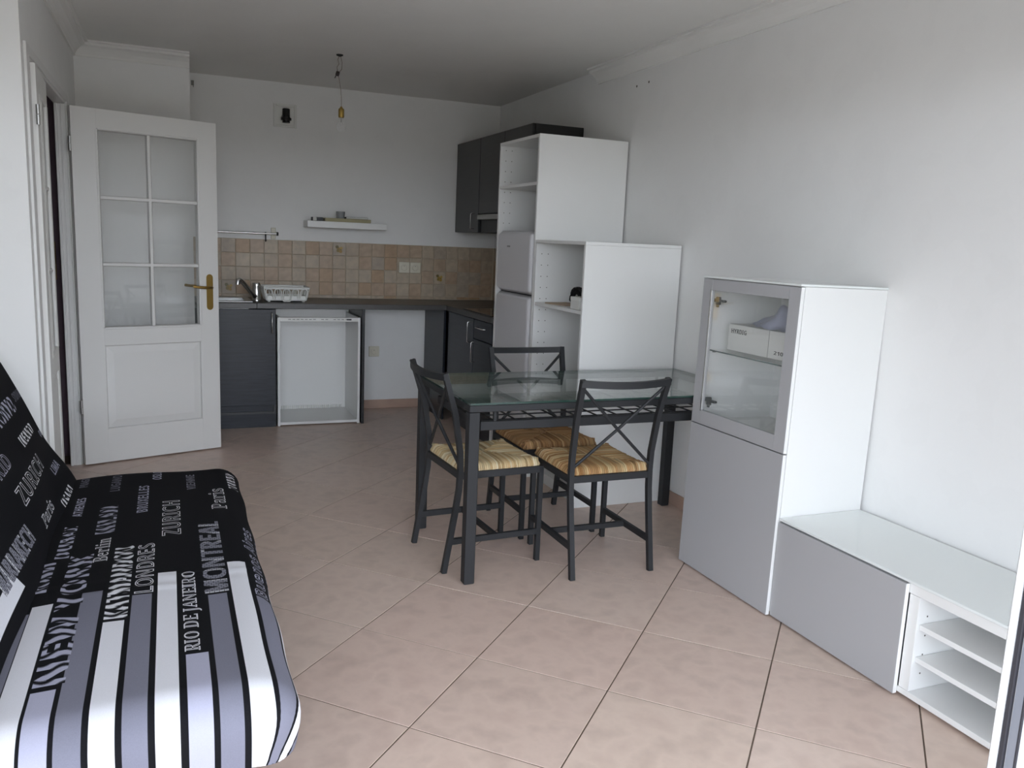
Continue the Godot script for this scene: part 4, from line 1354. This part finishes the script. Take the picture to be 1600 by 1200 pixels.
# ---------------------------------------------------------------- sofa bed with its printed cover
class Print:
	# a cloth design drawn in metres: x across the stripes, z along them
	var im: Image
	var x0 := 0.0
	var zn := 0.0
	var kx := 1.0
	var kz := 1.0
	var font: Font
	var rnd := RandomNumberGenerator.new()

	func _init(w: int, h: int, xa: float, xs: float, z_near: float, zs: float, f: Font) -> void:
		im = Image.create(w, h, false, Image.FORMAT_RGB8)
		x0 = xa
		zn = z_near
		kx = w / xs
		kz = h / zs
		font = f
		rnd.seed = 9

	func rect(xa: float, xb: float, z_far: float, z_near: float, c: Color) -> void:
		var a := Vector2i(int((xa - x0) * kx), int((zn - z_near) * kz))
		var b := Vector2i(int((xb - x0) * kx), int((zn - z_far) * kz))
		im.fill_rect(Rect2i(a, b - a).intersection(Rect2i(Vector2i.ZERO, im.get_size())), c)

	# a word that reads away from the near end; mode: solid, outline, zebra, brick
	func word(s: String, xc: float, wide: float, z_near: float, z_far: float, mode: String, c: Color) -> void:
		var tm := TextMesh.new()
		tm.text = s
		tm.font = font
		tm.font_size = 48
		tm.pixel_size = 0.01
		tm.depth = 0.0
		tm.curve_step = 2.0
		var arr := tm.get_mesh_arrays()
		var v: PackedVector3Array = arr[Mesh.ARRAY_VERTEX]
		var idx: PackedInt32Array = arr[Mesh.ARRAY_INDEX]
		if v.is_empty():
			return
		var lo := Vector2(1e9, 1e9)
		var hi := -lo
		for p in v:
			lo = lo.min(Vector2(p.x, p.y))
			hi = hi.max(Vector2(p.x, p.y))
		var n := int((z_near - z_far) * kz)     # pixels along the word
		var m := int(wide * kx)                 # pixels across it
		var mask := PackedByteArray()
		mask.resize(n * m)
		for t in range(0, idx.size(), 3):
			var q := []
			for k in 3:
				var p := v[idx[t + k]]
				q.append(Vector2((p.x - lo.x) / (hi.x - lo.x) * n, (hi.y - p.y) / (hi.y - lo.y) * m))
			var a: Vector2 = q[0]
			var b: Vector2 = q[1]
			var d: Vector2 = q[2]
			var area := (b - a).cross(d - a)
			if absf(area) < 1e-6:
				continue
			for i in range(maxi(0, int(minf(a.x, minf(b.x, d.x)))), mini(n, int(maxf(a.x, maxf(b.x, d.x))) + 1)):
				for j in range(maxi(0, int(minf(a.y, minf(b.y, d.y)))), mini(m, int(maxf(a.y, maxf(b.y, d.y))) + 1)):
					var p := Vector2(i + 0.5, j + 0.5)
					var e0 := (b - a).cross(p - a) / area
					var e1 := (d - b).cross(p - b) / area
					var e2 := (a - d).cross(p - d) / area
					if e0 >= -0.001 and e1 >= -0.001 and e2 >= -0.001:
						mask[i * m + j] = 1
		if mode == "zebra" or mode == "brick":
			mask = fatten(mask, n, m, 3)
		var at := Vector2i(int((xc - wide / 2 - x0) * kx), int((zn - z_near) * kz))
		var thin := 3
		for i in n:
			for j in m:
				if not mask[i * m + j]:
					continue
				var col := c
				if mode == "outline":
					var edge := false
					for o in [Vector2i(thin, 0), Vector2i(-thin, 0), Vector2i(0, thin), Vector2i(0, -thin)]:
						var i2: int = i + o.x
						var j2: int = j + o.y
						if i2 < 0 or j2 < 0 or i2 >= n or j2 >= m or not mask[i2 * m + j2]:
							edge = true
					if not edge:
						continue
				elif mode == "zebra":
					var w := sin(i * 0.19 + 2.2 * sin(j * 0.07 + i * 0.013))
					col = c if w > -0.1 else (c.darkened(0.42) if w > -0.72 else Color(0.07, 0.07, 0.08))
				elif mode == "brick":
					var row := i / 9
					var off := 6 if row % 2 else 0
					if i % 9 == 0 or (j + off) % 13 == 0:
						col = Color(0.06, 0.06, 0.07)
					elif row % 7 == 0:
						col = c.lightened(0.5)
				var x := at.x + j
				var y := at.y + i
				if x >= 0 and y >= 0 and x < im.get_width() and y < im.get_height():
					im.set_pixel(x, y, col)

	func fatten(mask: PackedByteArray, n: int, m: int, by: int) -> PackedByteArray:
		var wider := PackedByteArray()
		wider.resize(n * m)
		for i in n:
			for j in m:
				if mask[i * m + j]:
					for d in range(maxi(0, i - by), mini(n, i + by + 1)):
						wider[d * m + j] = 1
		return wider

	func weave() -> void:
		for y in im.get_height():
			for x in im.get_width():
				var k := rnd.randf_range(-0.012, 0.012)
				var c := im.get_pixel(x, y)
				im.set_pixel(x, y, Color(c.r + k, c.g + k, c.b + k))

func drop(e: float, r: float) -> Vector2:
	if e <= 0.0: return V2(e, 0.0)
	if e < r * PI / 2: return V2(r * sin(e / r), r * (1.0 - cos(e / r)))
	return V2(r, r + e - r * PI / 2)

# one cushion in its cover: top face x in [xa, xb], z in [za, zb], sides falling "deep" (only past the edges named in "falls")
func cover(xa: float, xb: float, za: float, zb: float, r: float, deep: float, falls: Array, pr: Print, step: float, puff: Callable) -> MB:
	var b := MB.new()
	var ext := r * PI / 2 + deep - r
	var s0 := xa - (ext - r if falls[0] else 0.0)
	var s1 := xb + (ext - r if falls[1] else 0.0)
	var t0 := za - (ext - r)
	var t1 := zb + (ext - r)
	var nx := int((s1 - s0) / step)
	var nz := int((t1 - t0) / step)
	var rows := []
	var uvs := []
	for i in nx + 1:
		var line := []
		var ul := []
		for j in nz + 1:
			var s := lerpf(s0, s1, float(i) / nx)
			var t := lerpf(t0, t1, float(j) / nz)
			var ex := 0.0
			var sx := 0.0
			if falls[1] and s > xb - r: ex = s - (xb - r); sx = 1.0
			if falls[0] and s < xa + r: ex = (xa + r) - s; sx = -1.0
			var ez := 0.0
			var sz := 0.0
			if t > zb - r: ez = t - (zb - r); sz = 1.0
			if t < za + r: ez = (za + r) - t; sz = -1.0
			var e := sqrt(ex * ex + ez * ez)
			var f := drop(e, r)
			var x := s
			var z := t
			if e > 0.0:
				if ex > 0.0: x = s - sx * ex + sx * f.x * ex / e
				if ez > 0.0: z = t - sz * ez + sz * f.x * ez / e
			var y := -minf(f.y, deep)
			var p: Vector3 = puff.call(V(x, y, z), s, t)
			line.append(p)
			ul.append(V2((s - pr.x0) * pr.kx / pr.im.get_width(), (pr.zn - t) * pr.kz / pr.im.get_height()))
		rows.append(line)
		uvs.append(ul)
	b.grid(rows, uvs, Vector3.UP)
	return b

func build_sofa() -> void:
	var black := Color(0.085, 0.085, 0.098)
	var white := Color(0.87, 0.87, 0.89)
	var grey := Color(0.49, 0.49, 0.54)
	var pale := Color(0.68, 0.68, 0.75)
	var f := font(true, false)
	var ft := font(true, true)
	# seat print
	var p := Print.new(1024, 2048, -0.46, 1.0, -1.42, 2.45, f)
	p.im.fill(black)
	var hw := 0.0245
	var near := -1.40
	for e in [[-0.377, grey, -2.30], [-0.326, white, -2.34], [-0.270, pale, -1.88], [-0.211, grey, -2.38], [-0.149, white, -2.17], [-0.0875, grey, -2.32], [-0.025, white, -2.46], [0.040, pale, -1.94], [0.102, grey, -2.275], [0.165, white, -2.49], [0.226, grey, -2.25], [0.287, white, -2.36], [0.348, grey, -2.1], [0.409, white, -2.2]]:
		p.rect(e[0] - hw, e[0] + hw, e[2], near, e[1])
	p.word("NEW YORK", -0.262, 0.064, -1.90, -2.70, "zebra", pale)
	p.word("KATMANDOU", -0.146, 0.055, -2.185, -2.72, "zebra", white)
	p.word("LONDRES", -0.084, 0.048, -2.33, -2.71, "outline", white)
	p.font = ft
	p.word("RIO DE JANEIRO", 0.036, 0.046, -1.955, -2.45, "outline", white)
	p.font = f
	p.word("MONTREAL", 0.102, 0.064, -2.285, -2.86, "brick", Color(0.52, 0.52, 0.56))
	p.word("Buenos Aires", 0.222, 0.044, -2.26, -2.84, "outline", pale)
	p.word("Manille", 0.285, 0.044, -2.37, -2.90, "zebra", pale)
	p.word("ROMA", -0.352, 0.046, -2.43, -2.66, "zebra", pale)
	p.word("DUBAI", -0.318, 0.040, -2.69, -2.98, "zebra", pale)
	p.font = ft
	p.word("Berlin", -0.212, 0.042, -2.62, -2.83, "outline", white)
	p.word("Paris", 0.146, 0.056, -3.00, -3.26, "outline", white)
	p.font = f
	p.word("MILAN", -0.214, 0.058, -2.88, -3.15, "zebra", Color(0.62, 0.62, 0.68))
	p.word("BRUXELLES", -0.106, 0.036, -3.04, -3.36, "outline", pale)
	p.word("ZURICH", -0.012, 0.058, -2.76, -3.14, "outline", white)
	p.word("ATHENES", -0.312, 0.030, -3.08, -3.28, "solid", pale)
	p.word("OSLO", -0.062, 0.034, -3.44, -3.56, "outline", pale)
	p.word("VIENNE", 0.060, 0.032, -3.28, -3.49, "outline", Color(0.55, 0.55, 0.6))
	p.word("LUGANO", -0.206, 0.034, -3.32, -3.53, "outline", Color(0.45, 0.45, 0.5))
	p.word("PRAGUE", -0.320, 0.03, -3.42, -3.58, "outline", Color(0.45, 0.45, 0.5))
	p.word("TURIN", 0.215, 0.04, -3.28, -3.5, "zebra", white)
	p.weave()
	var cloth := mat(Color.WHITE, 0.85, 0.0, {"metallic_specular": 0.25})
	cloth.albedo_texture = ImageTexture.create_from_image(p.im)
	var t := thing("sofa_bed", "sofa bed in a black and white striped cover printed with city names", "sofa")
	var seat_puff := func(q: Vector3, s: float, tt: float) -> Vector3:
		var sag := 0.018 * (1.0 - clampf((s + 0.42) / 0.35, 0.0, 1.0)) + 0.006 * sin(s * 11.0 + 1.0) * sin(tt * 5.0)
		var folds := 0.0
		for fz in [-2.36, -2.43]:
			folds += 0.0035 * exp(-pow((tt - fz - 0.03 * s) / 0.006, 2.0))
		var bulge := 0.012 * sin(PI * clampf((-q.y) / 0.165, 0.0, 1.0))
		var x := q.x + (bulge if s > 0.15 else 0.0) + 0.004 * sin(tt * 17.0) * clampf((s - 0.15) / 0.2, 0.0, 1.0)
		var z := q.z + (bulge if tt > -1.8 else 0.0)
		return V(x, 0.408 + q.y - sag + folds + (0.006 * sin(tt * 9.0 + s * 4.0) if q.y < -0.15 else 0.0), z)
	put("seat_cushion", cover(-0.44, 0.238, -3.615, -1.705, 0.08, 0.165, [false, true], p, 0.016, seat_puff), cloth, t)
	put("mattress", boxes([[V(-0.44, 0.255, -3.58), V(0.20, 0.37, -1.77)]], 0.03), M.black_plastic, t)
	# back print; across it, x falls as the back rises
	var pb := Print.new(900, 2048, -1.16, 0.90, -1.42, 2.45, f)
	pb.im.fill(black)
	for e in [[-0.438, white, -2.42], [-0.499, grey, -2.30], [-0.560, white, -2.2], [-0.621, pale, -2.35], [-0.682, grey, -2.25], [-0.743, white, -2.3], [-0.804, grey, -2.4], [-0.865, white, -2.35]]:
		pb.rect(e[0] - hw, e[0] + hw, e[2], near, e[1])
	pb.word("MARRAKECH", -0.475, 0.060, -2.30, -2.70, "brick", Color(0.52, 0.52, 0.56))
	pb.word("ZURICH", -0.555, 0.058, -2.80, -3.28, "outline", white)
	pb.font = ft
	pb.word("Paris", -0.440, 0.046, -2.87, -3.10, "outline", white)
	pb.font = f
	pb.word("MEXICO", -0.650, 0.040, -3.20, -3.46, "zebra", white)
	pb.word("TOKYO", -0.762, 0.060, -3.10, -3.42, "zebra", pale)
	pb.word("SYDNEY", -0.772, 0.034, -3.46, -3.60, "outline", Color(0.4, 0.4, 0.45))
	pb.word("LIMA", -0.482, 0.032, -3.36, -3.50, "outline", pale)
	pb.word("OSAKA", -0.388, 0.036, -3.20, -3.42, "zebra", white)
	pb.word("QUITO", -0.60, 0.03, -3.53, -3.62, "outline", pale)
	pb.word("MADRID", -0.66, 0.05, -2.50, -2.95, "outline", pale)
	pb.word("LE CAIRE", -0.84, 0.05, -2.6, -3.05, "zebra", white)
	pb.weave()
	var cloth2: StandardMaterial3D = cloth.duplicate()
	cloth2.albedo_texture = ImageTexture.create_from_image(pb.im)
	# the back is made flat like the seat, then stood up: its x axis runs down the slope
	var up := Vector3(-0.458, 0.889, 0.0)
	var out := Vector3(0.889, 0.458, 0.0)
	var base := Vector3(-0.372, 0.388, 0.0)
	var back_puff := func(q: Vector3, s: float, tt: float) -> Vector3:
		var rise := -0.38 - q.x
		var lump := 0.010 * sin(rise * 9.0) * sin(tt * 4.0 + 0.6) + 0.006 * sin(rise * 23.0 + tt * 7.0) * exp(-rise * 5.0)
		return base + up * rise + out * (0.012 + q.y + lump) + V(0, 0, q.z)
	put("back_cushion", cover(-0.955, -0.30, -3.625, -1.735, 0.055, 0.15, [true, false], pb, 0.018, back_puff), cloth2, t)
	var bb := MB.new()
	bb.xf = Transform3D(Basis(-up, out, Vector3(0, 0, 1)), base)
	bb.box(V(-0.50, -0.11, -3.58), V(0.06, -0.015, -1.78), 0.02)
	put("back_frame", bb, M.black_plastic, t)
	var fr := MB.new()
	for z in [-3.45, -1.95]:
		fr.tube([V(-0.55, 0.22, z), V(0.17, 0.22, z)], 0.016, 10)
	for x in [-0.42, 0.15]:
		fr.tube([V(x, 0.22, -3.5), V(x, 0.22, -1.88)], 0.016, 10)
	put("frame", fr, M.black_plastic, t)
	for q in [[-0.42, -3.40], [0.15, -3.40], [-0.42, -1.98], [0.15, -1.98]]:
		var l := MB.new()
		l.tube([V(q[0], 0.005, q[1]), V(q[0], 0.21, q[1])], 0.018, 12)
		put("leg", l, M.black_plastic, t)

func build_small_things() -> void:
	# something brown hanging in the dim hall, seen through the slit between the door leaves
	var t := thing("key_board", "wooden key board in the hall, seen through the gap beside the door jamb", "key board", V(-0.80, 0, -5.498))
	put("board", boxes([[V(-0.20, 1.06, 0), V(0.20, 1.28, 0.018)]], 0.003), mat(Color(0.62, 0.50, 0.26), 0.6), t)
	for k in 4:
		for j in 2:
			var b := MB.new()
			b.tube([V(-0.15 + 0.1 * k, 1.12 + 0.09 * j, 0.018), V(-0.15 + 0.1 * k, 1.12 + 0.09 * j, 0.045)], 0.009, 8)
			put("peg", b, mat(Color(0.30, 0.18, 0.12), 0.6), t)
